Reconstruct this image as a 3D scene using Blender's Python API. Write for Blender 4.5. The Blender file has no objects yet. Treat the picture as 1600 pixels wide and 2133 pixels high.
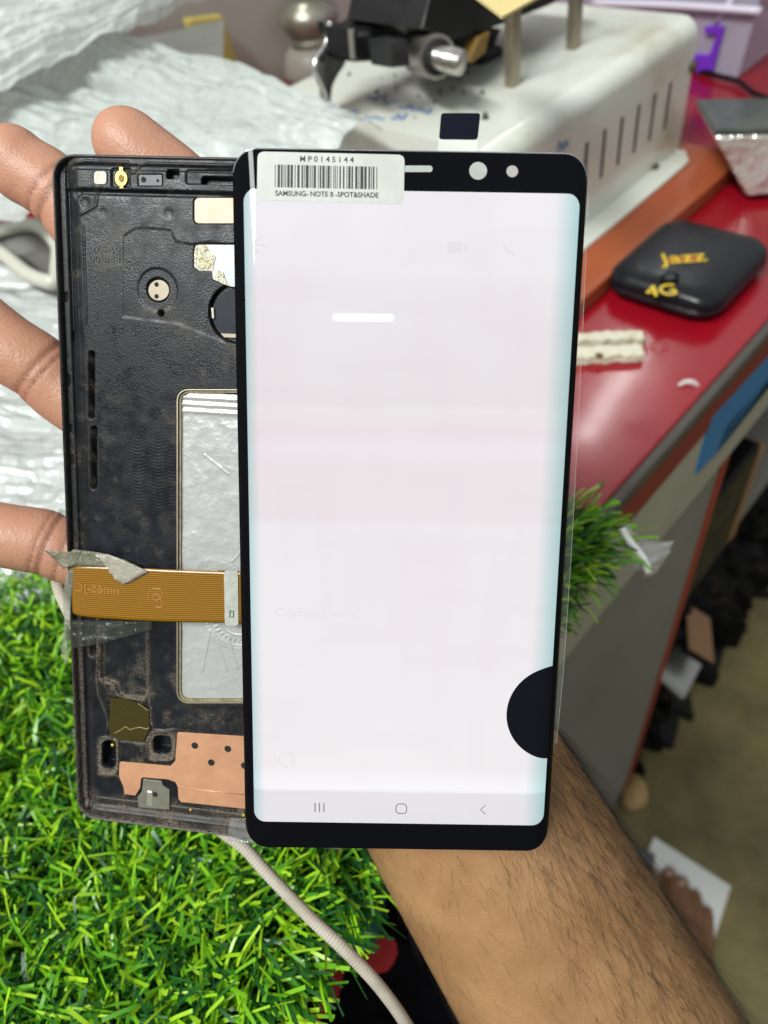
import bpy, bmesh, math, random
import numpy as np
from mathutils import Vector, Matrix
random.seed(7); RNG = np.random.default_rng(11)
S = bpy.context.scene
COL = S.collection

# ------------------------------------------------------------------ camera
FPX = 1540.0; CX, CY = 800.0, 1066.5
B = np.array([[0.66423688, -0.60898799, 0.43350087],
              [-0.73689195, -0.43599036, 0.51662622],
              [-0.12561696, -0.66260549, -0.73835923]])      # view axes (right, down, forward) -> world
C0 = np.array([0.0, 0.0, 0.96])
cam = bpy.data.cameras.new('camera'); camo = bpy.data.objects.new('camera', cam); COL.objects.link(camo)
cam.sensor_fit = 'VERTICAL'; cam.sensor_height = 36.0; cam.lens = FPX / 2133 * 36.0
cam.clip_start = 0.005; cam.clip_end = 60
mw = Matrix.Identity(4)
for i in range(3):
    mw[i][0] = B[i][0]; mw[i][1] = -B[i][1]; mw[i][2] = -B[i][2]; mw[i][3] = C0[i]
camo.matrix_world = mw
cam.dof.use_dof = True; cam.dof.focus_distance = 0.172; cam.dof.aperture_fstop = 13.0
S.camera = camo
S.view_settings.view_transform = 'Standard'; S.view_settings.look = 'None'
S.view_settings.exposure = 0.0; S.view_settings.gamma = 1.0; S.view_settings.use_curve_mapping = False
S.cycles.max_bounces = 8; S.cycles.transparent_max_bounces = 16

# ------------------------------------------------------------------ room light
w = bpy.data.worlds.new('World'); S.world = w; w.use_nodes = True
nt = w.node_tree; nt.nodes.clear()
wo = nt.nodes.new('ShaderNodeOutputWorld'); bg = nt.nodes.new('ShaderNodeBackground')
tc = nt.nodes.new('ShaderNodeTexCoord'); sp = nt.nodes.new('ShaderNodeSeparateXYZ'); rp = nt.nodes.new('ShaderNodeValToRGB')
mp = nt.nodes.new('ShaderNodeMapRange'); mp.inputs[1].default_value = -1; mp.inputs[2].default_value = 1
nt.links.new(tc.outputs['Generated'], sp.inputs[0]); nt.links.new(sp.outputs[2], mp.inputs[0]); nt.links.new(mp.outputs[0], rp.inputs[0])
rp.color_ramp.elements[0].position = 0.30; rp.color_ramp.elements[0].color = (0.10, 0.095, 0.085, 1)
rp.color_ramp.elements[1].position = 0.80; rp.color_ramp.elements[1].color = (0.92, 0.96, 0.95, 1)
nt.links.new(rp.outputs[0], bg.inputs[0]); bg.inputs[1].default_value = 0.62
nt.links.new(bg.outputs[0], wo.inputs[0])
def lamp(name, loc, target, sx, sy, power, col, along=None):
    l = bpy.data.lights.new(name, 'AREA'); l.shape = 'RECTANGLE'; l.size = sx; l.size_y = sy; l.energy = power; l.color = col
    o = bpy.data.objects.new(name, l); COL.objects.link(o)
    z = (Vector(loc) - Vector(target)).normalized()
    x = Vector(along) if along else Vector((1, 0, 0)); x = (x - z * x.dot(z)).normalized(); y = z.cross(x)
    o.matrix_world = Matrix(((x[0], y[0], z[0], loc[0]), (x[1], y[1], z[1], loc[1]), (x[2], y[2], z[2], loc[2]), (0, 0, 0, 1)))
    return o
# tube behind the photographer, tube over the far side of the bench, added soft key light on the left
lamp('ceiling_tube_near', (-1.745, -1.825, 3.29), (0.09, 0.103, 0.873), 0.28, 0.006, 0.45, (1.0, 0.99, 0.95), (0.33, -0.40, -0.05))
lamp('ceiling_tube_far', (1.78, 0.865, 2.05), (0.3, 0.14, 0.70), 0.36, 0.05, 1.6, (0.95, 1.0, 0.98), (1, 0.13, 0))
lamp('added_key_left', (-1.0, 0.15, 2.5), (0, 0.2, 0.75), 1.2, 0.22, 62, (0.97, 1.0, 0.97), (0.3, 0.95, 0))

# ------------------------------------------------------------------ helpers
def ray(px, py): return B @ (np.array([px - CX, py - CY, FPX]) / FPX)
def onp(px, py, ax, val):
    r = ray(px, py); return C0 + r * (val - C0[ax]) / r[ax]
def tab(px, py, h=0.0): return onp(px, py, 2, 0.70 + h)
def dep(px, py, Z): return C0 + ray(px, py) * Z
def lin(r, g, b):
    f = lambda c: (c / 255 / 12.92) if c / 255 <= 0.04045 else ((c / 255 + 0.055) / 1.055) ** 2.4
    return (f(r), f(g), f(b))
def fbm(shape, cells, seed=0, octv=4):
    r = np.random.default_rng(seed); out = np.zeros(shape); amp = 1; tot = 0
    for o in range(octv):
        cx = max(2, int(cells[0] * 2 ** o)); cy = max(2, int(cells[1] * 2 ** o))
        g = r.random((cx + 2, cy + 2)); X = np.linspace(0, cx, shape[0]); Y = np.linspace(0, cy, shape[1])
        xi = np.minimum(X.astype(int), cx); yi = np.minimum(Y.astype(int), cy); fx = X - xi; fy = Y - yi
        fx = (fx * fx * (3 - 2 * fx))[:, None]; fy = (fy * fy * (3 - 2 * fy))[None, :]
        a = g[np.ix_(xi, yi)]; b = g[np.ix_(xi + 1, yi)]; c = g[np.ix_(xi, yi + 1)]; d = g[np.ix_(xi + 1, yi + 1)]
        out += amp * ((a * (1 - fx) + b * fx) * (1 - fy) + (c * (1 - fx) + d * fx) * fy); tot += amp; amp *= 0.5
    return out / tot - 0.5
def link(o, parent=None):
    COL.objects.link(o)
    if parent is not None: o.parent = parent
    return o
def tag(o, label=None, cat=None, group=None, kind=None):
    if label: o['label'] = label
    if cat: o['category'] = cat
    if group: o['group'] = group
    if kind: o['kind'] = kind
    return o
def thing(name, label, cat, loc=(0, 0, 0), group=None):
    o = bpy.data.objects.new(name, None); o.empty_display_size = 0.01; o.location = loc; COL.objects.link(o)
    return tag(o, label, cat, group)
def raw(name, V, Fc, m, parent=None, smooth=True):
    me = bpy.data.meshes.new(name); me.from_pydata([tuple(map(float, v)) for v in V], [], Fc); me.update()
    if smooth: me.polygons.foreach_set('use_smooth', [True] * len(me.polygons))
    if m: me.materials.append(m)
    return link(bpy.data.objects.new(name, me), parent)
def fast(name, V, Q, m, parent=None, smooth=True):
    V = np.asarray(V, np.float32); Q = np.asarray(Q, np.int32); k = Q.shape[1]
    me = bpy.data.meshes.new(name); me.vertices.add(len(V)); me.vertices.foreach_set('co', V.ravel())
    me.loops.add(Q.size); me.loops.foreach_set('vertex_index', Q.ravel())
    me.polygons.add(len(Q)); me.polygons.foreach_set('loop_start', np.arange(0, Q.size, k, dtype=np.int32))
    me.polygons.foreach_set('use_smooth', np.full(len(Q), smooth)); me.update(calc_edges=True); me.validate()
    if m: me.materials.append(m)
    return link(bpy.data.objects.new(name, me), parent)
def gridq(n, m, keep=None):
    i, j = np.meshgrid(np.arange(n - 1), np.arange(m - 1), indexing='ij'); a = (i * m + j).ravel()
    q = np.stack([a, a + m, a + m + 1, a + 1], 1)
    if keep is not None: q = q[keep.ravel()]
    return q
def sheet(name, P, m, parent=None, smooth=True):
    n, k = P.shape[:2]; return fast(name, P.reshape(-1, 3), gridq(n, k), m, parent, smooth)
def fattr(o, name, vals):
    a = o.data.attributes.new(name, 'FLOAT', 'POINT'); a.data.foreach_set('value', np.asarray(vals, np.float32).ravel())
def rrect(x0, y0, x1, y1, r, n=6):
    p = []
    for cx, cy, a0 in ((x1 - r, y1 - r, 0), (x0 + r, y1 - r, 90), (x0 + r, y0 + r, 180), (x1 - r, y0 + r, 270)):
        for k in range(n + 1):
            a = math.radians(a0 + 90 * k / n); p.append((cx + r * math.cos(a), cy + r * math.sin(a)))
    return p
def circ(cx, cy, r, n=28, ry=None): return [(cx + r * math.cos(2 * math.pi * k / n), cy + (ry or r) * math.sin(2 * math.pi * k / n)) for k in range(n)]
def prism(name, poly, z0, z1, m, parent=None, bev=0.0, smooth=False, seg=2):
    """flat outline (local x,y) given a real thickness z0..z1"""
    bm = bmesh.new()
    a = sum(poly[i][0] * poly[(i + 1) % len(poly)][1] - poly[(i + 1) % len(poly)][0] * poly[i][1] for i in range(len(poly)))
    if a < 0: poly = poly[::-1]
    vb = [bm.verts.new((x, y, z0)) for x, y in poly]; vt = [bm.verts.new((x, y, z1)) for x, y in poly]
    n = len(poly)
    top = bm.faces.new(vt); bm.faces.new(vb[::-1])
    for i in range(n): bm.faces.new((vb[i], vb[(i + 1) % n], vt[(i + 1) % n], vt[i]))
    if bev > 0: bmesh.ops.bevel(bm, geom=list(top.edges), offset=bev, segments=seg, affect='EDGES', profile=0.5)
    bmesh.ops.triangulate(bm, faces=[f for f in bm.faces if len(f.verts) > 4])
    me = bpy.data.meshes.new(name); bm.to_mesh(me); bm.free()
    if smooth: me.polygons.foreach_set('use_smooth', [True] * len(me.polygons))
    me.materials.append(m); return link(bpy.data.objects.new(name, me), parent)
def hexa(name, c8, m, parent=None, bev=0.001, seg=2):
    """box from 4 bottom + 4 top world corners"""
    bm = bmesh.new(); v = [bm.verts.new(tuple(map(float, p))) for p in c8]
    for f in ((3, 2, 1, 0), (4, 5, 6, 7), (0, 1, 5, 4), (1, 2, 6, 5), (2, 3, 7, 6), (3, 0, 4, 7)): bm.faces.new([v[i] for i in f])
    bmesh.ops.recalc_face_normals(bm, faces=bm.faces)
    if bev: bmesh.ops.bevel(bm, geom=list(bm.edges), offset=bev, segments=seg, affect='EDGES', profile=0.5, clamp_overlap=True)
    me = bpy.data.meshes.new(name); bm.to_mesh(me); bm.free(); me.materials.append(m)
    return link(bpy.data.objects.new(name, me), parent)
def box(name, x0, x1, y0, y1, z0, z1, m, parent=None, bev=0.001, seg=2):
    return hexa(name, [(x0, y0, z0), (x1, y0, z0), (x1, y1, z0), (x0, y1, z0), (x0, y0, z1), (x1, y0, z1), (x1, y1, z1), (x0, y1, z1)], m, parent, bev, seg)
def smoothpath(P, n=60):
    P = np.array(P, float); k = len(P); out = []
    for i in range(k - 1):
        p0, p1, p2, p3 = P[max(i - 1, 0)], P[i], P[i + 1], P[min(i + 2, k - 1)]
        for t in np.linspace(0, 1, max(2, n // (k - 1)), endpoint=False):
            out.append(0.5 * ((2 * p1) + (p2 - p0) * t + (2 * p0 - 5 * p1 + 4 * p2 - p3) * t * t + (3 * p1 - p0 - 3 * p2 + p3) * t ** 3))
    out.append(P[-1]); return np.array(out)
def tube_geo(path, rad, ns=12, cap=True, ref=None, flat=1.0):
    path = np.asarray(path, float); n = len(path); rad = np.broadcast_to(np.asarray(rad, float), (n,))
    T = np.gradient(path, axis=0); T /= np.linalg.norm(T, axis=1)[:, None]
    up = np.array(ref if ref is not None else (0.13, 0.31, 0.94)); V = []; Fc = []
    for i in range(n):
        a = up - T[i] * (up @ T[i]); a /= np.linalg.norm(a); b = np.cross(T[i], a)
        if ref is None: up = a
        for k in range(ns):
            t = 2 * math.pi * k / ns; V.append(path[i] + rad[i] * (flat * math.cos(t) * a + math.sin(t) * b))
    for i in range(n - 1):
        for k in range(ns): Fc.append((i * ns + k, i * ns + (k + 1) % ns, (i + 1) * ns + (k + 1) % ns, (i + 1) * ns + k))
    if cap: Fc.append(tuple(range(ns))[::-1]); Fc.append(tuple((n - 1) * ns + k for k in range(ns)))
    return V, Fc
def tube(name, path, rad, m, parent=None, ns=12, **k):
    V, Fc = tube_geo(path, rad, ns, **k); return raw(name, V, Fc, m, parent)
def ribbon(name, path, wvec, m, parent=None, thick=0.0012):
    """flat strap following a path, width along wvec"""
    path = np.asarray(path); wv = np.asarray(wvec, float); V = []; Fc = []
    T = np.gradient(path, axis=0); n = len(path)
    for i in range(n):
        N = np.cross(T[i], wv); N /= np.linalg.norm(N)
        for s, q in ((-1, -1), (1, -1), (1, 1), (-1, 1)): V.append(path[i] + s * wv / 2 + q * N * thick / 2)
    for i in range(n - 1):
        for k in range(4): Fc.append((i * 4 + k, i * 4 + (k + 1) % 4, i * 4 + 4 + (k + 1) % 4, i * 4 + 4 + k))
    Fc += [(3, 2, 1, 0), tuple((n - 1) * 4 + k for k in range(4))]
    return raw(name, V, Fc, m, parent, smooth=False)
def text(name, s, size, m, parent, x, y, z, width=None, height=None, ext=0.00003, mirror=False, rot=0.0, align='CENTER', bold=0.0, shear=0.0):
    cu = bpy.data.curves.new('t', 'FONT'); cu.body = s; cu.size = size; cu.extrude = ext; cu.align_x = 'CENTER'; cu.align_y = 'CENTER'; cu.offset = bold; cu.shear = shear
    o = bpy.data.objects.new('t', cu); COL.objects.link(o); dg = bpy.context.evaluated_depsgraph_get()
    me = bpy.data.meshes.new_from_object(o.evaluated_get(dg)); bpy.data.objects.remove(o); me.name = name
    co = np.zeros(len(me.vertices) * 3); me.vertices.foreach_get('co', co); co = co.reshape(-1, 3)
    c = (co.max(0) + co.min(0)) / 2; co -= c; d = co.max(0) - co.min(0)
    if width: co[:, 0] *= width / d[0]
    if height: co[:, 1] *= height / d[1]
    if mirror: co[:, 0] *= -1
    cr, sr = math.cos(rot), math.sin(rot); xx = co[:, 0] * cr - co[:, 1] * sr; yy = co[:, 0] * sr + co[:, 1] * cr
    co = np.stack([xx + x, yy + y, co[:, 2] + z], 1); me.vertices.foreach_set('co', co.ravel().astype(np.float32)); me.update()
    me.materials.clear(); me.materials.append(m); return link(bpy.data.objects.new(name, me), parent)

# ------------------------------------------------------------------ materials
def mat(name, col, rough=0.5, metal=0.0, spec=0.5, var=None, bump=None, coat=0.0, alpha=1.0, emit=None, sss=None, rvar=None, trans=0.0, coord='Object', wave=None):
    m = bpy.data.materials.new(name); m.use_nodes = True; t = m.node_tree; p = t.nodes['Principled BSDF']
    p.inputs['Base Color'].default_value = (*col, 1); p.inputs['Roughness'].default_value = rough; p.inputs['Metallic'].default_value = metal
    p.inputs['Specular IOR Level'].default_value = spec; p.inputs['Coat Weight'].default_value = coat; p.inputs['Coat Roughness'].default_value = 0.06
    p.inputs['Alpha'].default_value = alpha; p.inputs['Transmission Weight'].default_value = trans
    if emit: p.inputs['Emission Color'].default_value = (*emit[0], 1); p.inputs['Emission Strength'].default_value = emit[1]
    if sss: p.inputs['Subsurface Weight'].default_value = sss[0]; p.inputs['Subsurface Radius'].default_value = sss[1]; p.inputs['Subsurface Scale'].default_value = 1.0
    tcn = t.nodes.new('ShaderNodeTexCoord')
    def noise(scale, det=5, rgh=0.6):
        n = t.nodes.new('ShaderNodeTexNoise'); n.inputs['Scale'].default_value = scale; n.inputs['Detail'].default_value = det; n.inputs['Roughness'].default_value = rgh
        t.links.new(tcn.outputs[coord], n.inputs['Vector']); return n.outputs['Fac']
    if var:
        scale, col2, lo, hi = var; r = t.nodes.new('ShaderNodeMapRange'); r.inputs[1].default_value = lo; r.inputs[2].default_value = hi
        t.links.new(noise(scale), r.inputs[0]); mx = t.nodes.new('ShaderNodeMix'); mx.data_type = 'RGBA'
        mx.inputs[6].default_value = (*col, 1); mx.inputs[7].default_value = (*col2, 1); t.links.new(r.outputs[0], mx.inputs[0]); t.links.new(mx.outputs[2], p.inputs['Base Color'])
    if rvar:
        scale, lo, hi = rvar; r = t.nodes.new('ShaderNodeMapRange'); r.inputs[1].default_value = 0.3; r.inputs[2].default_value = 0.7; r.inputs[3].default_value = lo; r.inputs[4].default_value = hi
        t.links.new(noise(scale), r.inputs[0]); t.links.new(r.outputs[0], p.inputs['Roughness'])
    prev = None
    for bpar in (bump or []):
        kind, scale, strength, dist = bpar
        if kind == 'noise': h = noise(scale, 4, 0.55)
        elif kind == 'voro':
            v = t.nodes.new('ShaderNodeTexVoronoi'); v.inputs['Scale'].default_value = scale; t.links.new(tcn.outputs[coord], v.inputs['Vector']); h = v.outputs['Distance']
        else:
            v = t.nodes.new('ShaderNodeTexWave'); v.inputs['Scale'].default_value = scale; v.bands_direction = kind[-1].upper(); v.inputs['Distortion'].default_value = 0.0 if 'straight' in kind else 4.0
            t.links.new(tcn.outputs[coord], v.inputs['Vector']); h = v.outputs['Fac']
        b = t.nodes.new('ShaderNodeBump'); b.inputs['Strength'].default_value = strength; b.inputs['Distance'].default_value = dist
        t.links.new(h, b.inputs['Height'])
        if prev: t.links.new(prev, b.inputs['Normal'])
        prev = b.outputs[0]
    if prev: t.links.new(prev, p.inputs['Normal'])
    return m
def attrmix(m, attr, col, rough=None, noise=None):
    """mix the base colour towards col where the mesh attribute is high (dust, skin zones)"""
    t = m.node_tree; p = t.nodes['Principled BSDF']; a = t.nodes.new('ShaderNodeAttribute'); a.attribute_name = attr; fac = a.outputs['Fac']
    if noise:
        n = t.nodes.new('ShaderNodeTexNoise'); n.inputs['Scale'].default_value = noise; n.inputs['Detail'].default_value = 6; tcn = t.nodes.new('ShaderNodeTexCoord'); t.links.new(tcn.outputs['Object'], n.inputs['Vector'])
        r = t.nodes.new('ShaderNodeMapRange'); r.inputs[1].default_value = 0.3; r.inputs[2].default_value = 0.65; t.links.new(n.outputs['Fac'], r.inputs[0])
        q = t.nodes.new('ShaderNodeMath'); q.operation = 'MULTIPLY'; q.use_clamp = True; t.links.new(fac, q.inputs[0]); t.links.new(r.outputs[0], q.inputs[1]); fac = q.outputs[0]
    mx = t.nodes.new('ShaderNodeMix'); mx.data_type = 'RGBA'; mx.inputs[7].default_value = (*col, 1); t.links.new(fac, mx.inputs[0])
    bc = p.inputs['Base Color']
    if bc.links: t.links.new(bc.links[0].from_socket, mx.inputs[6])
    else: mx.inputs[6].default_value = bc.default_value
    t.links.new(mx.outputs[2], bc)
    if rough is not None:
        mr = t.nodes.new('ShaderNodeMix'); mr.inputs[3].default_value = rough; t.links.new(fac, mr.inputs[0])
        rr = p.inputs['Roughness']
        if rr.links: t.links.new(rr.links[0].from_socket, mr.inputs[2])
        else: mr.inputs[2].default_value = rr.default_value
        t.links.new(mr.outputs[0], rr)
    return m
def film(name, col, alpha, rough=0.12, bump=None, spec=0.5):
    return mat(name, col, rough, spec=spec, alpha=alpha, bump=bump)
M = {}
M['black_gloss'] = mat('black_gloss', (0.0022, 0.0026, 0.004), 0.02, spec=0.09)
M['black_plastic'] = mat('black_plastic', (0.005, 0.005, 0.006), 0.4, spec=0.15, rvar=(60, 0.25, 0.5))
M['dark_hole'] = mat('dark_hole', (0.004, 0.004, 0.004), 0.8)
M['paper_white'] = mat('paper_white', (0.72, 0.73, 0.70), 0.45)
M['ink'] = mat('ink', (0.02, 0.02, 0.022), 0.6)
M['steel'] = mat('steel', (0.55, 0.54, 0.51), 0.28, 1.0, rvar=(90, 0.2, 0.45))
M['wall'] = mat('wall', (0.42, 0.375, 0.335), 0.7, var=(3, (0.37, 0.33, 0.295), 0.3, 0.7))

# ------------------------------------------------------------------ setting: floor, wall
fl = mat('floor', (0.205, 0.168, 0.062), 0.6, var=(14, (0.10, 0.08, 0.028), 0.35, 0.7), bump=[('noise', 40, 0.3, 0.004)])
o = raw('floor', [(-3, -3, 0), (4, -3, 0), (4, 3, 0), (-3, 3, 0)], [(0, 1, 2, 3)], fl, smooth=False); tag(o, kind='structure')
o = box('wall', -3, 4, 0.675, 0.78, 0, 1.35, M['wall'], bev=0); tag(o, 'plain grey brown wall behind the red workbench', 'wall')
# ------------------------------------------------------------------ workbench
M['red_lam'] = mat('red_laminate', (0.27, 0.004, 0.012), 0.2, spec=0.4, coat=0.3, rvar=(14, 0.14, 0.36), var=(7, (0.19, 0.003, 0.008), 0.35, 0.7), bump=[('noise', 25, 0.05, 0.002)])
M['red_lam'].node_tree.nodes['Principled BSDF'].inputs['Coat Roughness'].default_value = 0.10
M['red_front'] = mat('red_front', (0.20, 0.006, 0.010), 0.45)
M['trim'] = mat('edge_trim', (0.06, 0.05, 0.042), 0.4, rvar=(50, 0.3, 0.6))
M['cream_front'] = mat('cream_front', (0.36, 0.35, 0.28), 0.5, var=(12, (0.30, 0.29, 0.23), 0.4, 0.7))
M['blue_paint'] = mat('blue_paint', (0.0, 0.17, 0.42), 0.4)
M['grey_panel'] = mat('grey_panel', (0.20, 0.195, 0.175), 0.55, var=(8, (0.16, 0.155, 0.14), 0.35, 0.7))
M['red_edge'] = mat('red_edging', (0.28, 0.03, 0.012), 0.5)
M['shelf_in'] = mat('shelf_inside', (0.17, 0.165, 0.15), 0.6)
bench = thing('workbench', 'red topped workbench with grey side panel and blue striped cream front', 'workbench', (0.2, 0.4, 0))
def loc(o, par):      # keep world placement under a moved Empty
    o.parent = par; o.matrix_parent_inverse = Matrix.Translation(-Vector(par.location)); return o
YF = 0.098
loc(box('tabletop', -1.2, 1.8, YF + 0.004, 1.015, 0.668, 0.70, M['red_lam'], bev=0.0015), bench)
loc(box('edge_trim', -1.2, 1.8, YF - 0.002, YF + 0.004, 0.6925, 0.7012, M['trim'], bev=0.002), bench)
loc(box('front_rail', -1.2, 1.8, YF, YF + 0.004, 0.668, 0.6925, M['red_front'], bev=0.0005), bench)
loc(box('front_board', -1.2, 1.8, YF + 0.001, YF + 0.016, 0.602, 0.668, M['cream_front'], bev=0.0005), bench)
def FR(px, py): p = onp(px, py, 1, YF); return (p[0], p[2])
bp = [FR(*p) for p in ((1600, 743), (1483, 871), (1451, 987), (1490, 948), (1512, 887), (1600, 784))]
e = np.array(bp[0]) - bp[1]; bp = [tuple(np.array(bp[0]) + e * 2)] + bp[1:5] + [tuple(np.array(bp[5]) + e * 2)]
o = prism('blue_stripe', [(x, z) for x, z in bp], 0, 0.0012, M['blue_paint'])
o.matrix_world = Matrix(((1, 0, 0, 0), (0, 0, -1, YF + 0.001), (0, 1, 0, 0), (0, 0, 0, 1))); mwk = o.matrix_world.copy(); loc(o, bench); o.matrix_basis = mwk
loc(box('side_panel', -1.2, 0.386, 0.104, 0.120, 0.0, 0.602, M['grey_panel'], bev=0.0005), bench)
loc(box('panel_edging', 0.386, 0.394, 0.102, 0.122, 0.0, 0.602, M['red_edge'], bev=0.001), bench)
loc(box('inner_panel', 0.378, 0.394, 0.122, 0.98, 0.0, 0.602, M['shelf_in'], bev=0.0005), bench)
loc(box('back_panel', 0.394, 1.8, 0.50, 0.512, 0.0, 0.602, M['shelf_in'], bev=0.0005), bench)
loc(box('shelf_board', 0.394, 1.8, 0.125, 0.50, 0.315, 0.330, M['shelf_in'], bev=0.0005), bench)

# clutter in the open bay
M['tan_plastic'] = mat('tan_plastic', (0.25, 0.13, 0.06), 0.4)
M['grey_metal'] = mat('grey_metal', (0.35, 0.35, 0.34), 0.3, 0.8)
def oriented(name, c, ang, sx, sy, sz, m, par=None, bev=0.002, tilt=0.0):
    o = box(name, -sx / 2, sx / 2, -sy / 2, sy / 2, 0, sz, m, None, bev)
    o.matrix_world = Matrix.Translation(Vector(c)) @ Matrix.Rotation(ang, 4, 'Z') @ Matrix.Rotation(tilt, 4, 'X')
    if par is not None: o.parent = par
    return o
t = thing('storage_box', 'black box standing on the shelf in the open bay beside the red panel edging', 'box', (0.5, 0.2, 0.331))
loc(box('case', 0.402, 0.545, 0.118, 0.30, 0.331, 0.475, M['black_plastic'], None, 0.004), t)
loc(box('strap', 0.546, 0.562, 0.118, 0.30, 0.331, 0.46, M['tan_plastic'], None, 0.002), t)
scr = [(1450, 1322, 0.112, 0.5, 'tan'), (1482, 1345, 0.115, 0.2, 'black'), (1530, 1330, 0.112, -0.3, 'black'), (1420, 1385, 0.110, 0.1, 'silver'), (1408, 1440, 0.112, 0.6, 'black'),
       (1440, 1450, 0.115, -0.2, 'black'), (1385, 1500, 0.112, 0.3, 'black'), (1370, 1545, 0.112, 0.1, 'black')]
lab = {0: 'tan backed broken phone topmost in the heap beside the red edging', 1: 'black broken phone under the tan backed one in the heap',
       2: 'black broken phone at the right end of the heap below the black box', 3: 'silver edged phone shell in the middle of the heap in the bay',
       4: 'black phone shell leaning on the red edging below the silver edged one', 5: 'black phone shell at the right of the lower heap by the floor',
       6: 'black scrap board low beside the red edging', 7: 'lowest black scrap board in the heap above the floor'}
cm = {'tan': M['tan_plastic'], 'black': M['black_plastic'], 'silver': M['grey_metal']}
for k, (px, py, yy, a, cc) in enumerate(scr):
    p = onp(px, py, 1, yy)
    t = thing('broken_phone', lab[k], 'phone', tuple(p), 'broken phones heaped in the open bay'); t.rotation_euler = (0.5 + 0.2 * a, 0.25 * a, a)
    box('shell', -0.036, 0.036, -0.020, 0.020, -0.005, 0.004, M['black_plastic'] if cc != 'silver' else cm[cc], t, 0.003)
    box('back_cover', -0.033, 0.033, -0.018, 0.018, 0.0042, 0.0062, cm[cc], t, 0.001)
# loose heap filling the foot of the bay, flush with the bench front
hp = thing('rubbish_heap', 'dark heap of scrap boards along the foot of the grey panel', 'scrap heap', (0.45, 0.2, 0))
gx, gy = np.meshgrid(np.linspace(0, 1, 110), np.linspace(0, 1, 60), indexing='ij'); nz = fbm(gx.shape, (22, 9), 5); nz2 = fbm(gx.shape, (14, 3), 6)
X = 0.396 + 0.55 * gx; Y = 0.118 + 0.05 * gy ** 2 + 0.10 * nz + 0.04 * nz2 * (1 - gy); Z = 0.313 * gy
Y = np.maximum(Y, 0.085)
M['scrap'] = mat('scrap', (0.004, 0.004, 0.004), 0.5, spec=0.1, var=(22, (0.03, 0.02, 0.013), 0.58, 0.72))
loc(sheet('scrap_pile', np.stack([X, Y, Z], 2), M['scrap'], None, False), hp)
p = onp(1322, 1655, 2, 0.02)
pth = smoothpath([p + np.array([-0.02, 0, 0]), p, p + np.array([0.022, 0.012, 0.0])], 12)
o = tube('crumpled_wrapper', pth, 0.016 * np.sin(np.linspace(0.25, 2.9, len(pth))), mat('tan_paper', (0.42, 0.27, 0.12), 0.6, bump=[('noise', 120, 0.8, 0.004)]), ns=10); tag(o, 'tan crumpled wrapper on the floor at the foot of the grey panel', 'wrapper')
p = onp(1345, 1790, 2, 0.0); o = oriented('slipper', (p[0] - 0.03, p[1] + 0.015, 0.001), 0.4, 0.06, 0.07, 0.008, mat('grey_rubber', (0.10, 0.10, 0.095), 0.7), bev=0.004); tag(o, 'grey flat rubber piece on the floor beside the white paper', 'mat')
# floor paper
q = [onp(*a, 2, 0.002) for a in ((1362, 1744), (1522, 1847), (1462, 2035), (1290, 1925))]
o = hexa('paper_sheet', [tuple(v) for v in q] + [(v[0], v[1], 0.004) for v in q], M['paper_white'], bev=0); tag(o, 'white sheet of paper on the floor under a bare foot', 'paper')
# ------------------------------------------------------------------ board + machine
M['orange_board'] = mat('orange_board', (0.33, 0.075, 0.022), 0.5, var=(14, (0.26, 0.055, 0.018), 0.4, 0.7), rvar=(30, 0.4, 0.6))
o = box('base_board', 0.285, 0.548, 0.190, 0.47, 0.7004, 0.711, M['orange_board'], bev=0.001); tag(o, 'orange brown board lying under the white machine', 'board')
M['enamel'] = mat('white_enamel', (0.66, 0.68, 0.61), 0.28, coat=0.5, var=(13, (0.40, 0.36, 0.25), 0.53, 0.78), rvar=(20, 0.22, 0.42))
M['rust'] = mat('rusty_screw', (0.12, 0.08, 0.04), 0.5, 0.6)
mc = thing('screen_separator', 'white slotted metal machine with posts and black clamp mechanism on top', 'machine', (0.42, 0.32, 0.711))
X0, X1, YA, YB, ZT, ZB = 0.312, 0.533, 0.2335, 0.425, 0.7955, 0.7125
# housing: rounded long edges (profile in y,z extruded along x), slots cut right through the near side
def prof(r=0.012, n=8):
    P = [(YA, ZB)]
    P += [(YA + r - r * math.cos(a), ZT - r + r * math.sin(a)) for a in np.linspace(0, math.pi / 2, n)]
    P += [(YB - r + r * math.sin(a), ZT - r + r * math.cos(a)) for a in np.linspace(0, math.pi / 2, n)]
    P += [(YB, ZB)]; return P
pr = prof(); V = []; Fc = []
slots = [0.3235 + 0.0201 * k for k in range(10)]
xs = [X0]
for s in slots: xs += [s - 0.0017, s + 0.0017]
xs += [X1]
side = [ZB, 0.7365, 0.7662, ZT - 0.012]
PP = [(YA, z) for z in side] + pr[2:]
n = len(PP)
for x in xs:
    for (y, z) in PP: V.append((x, y, z))
for i in range(len(xs) - 1):
    slot = i % 2 == 1
    for k in range(n - 1):
        if slot and k == 1: continue
        Fc.append((i * n + k, (i + 1) * n + k, (i + 1) * n + k + 1, i * n + k + 1))
Fc.append(tuple(range(n))); Fc.append(tuple((len(xs) - 1) * n + k for k in range(n))[::-1])
ho = raw('housing', V, Fc, M['enamel'], None, True)
ho.data.materials[0] = M['enamel']
md = ho.modifiers.new('es', 'EDGE_SPLIT'); md.split_angle = math.radians(35)
loc(ho, mc)
loc(box('slot_backing', X0 + 0.004, X1 - 0.004, YA + 0.006, YA + 0.0075, 0.728, 0.775, mat('slot_dark', (0.06, 0.055, 0.045), 0.7), bev=0), mc)
fl8 = [(X0, 0.2175), (X1 - 0.016, 0.2175), (X1 - 0.002, 0.2275), (X1 - 0.002, YA), (X0, YA)]
loc(prism('base_flange', fl8, 0.7112, 0.7135, M['enamel'], bev=0.0006), mc)
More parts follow.
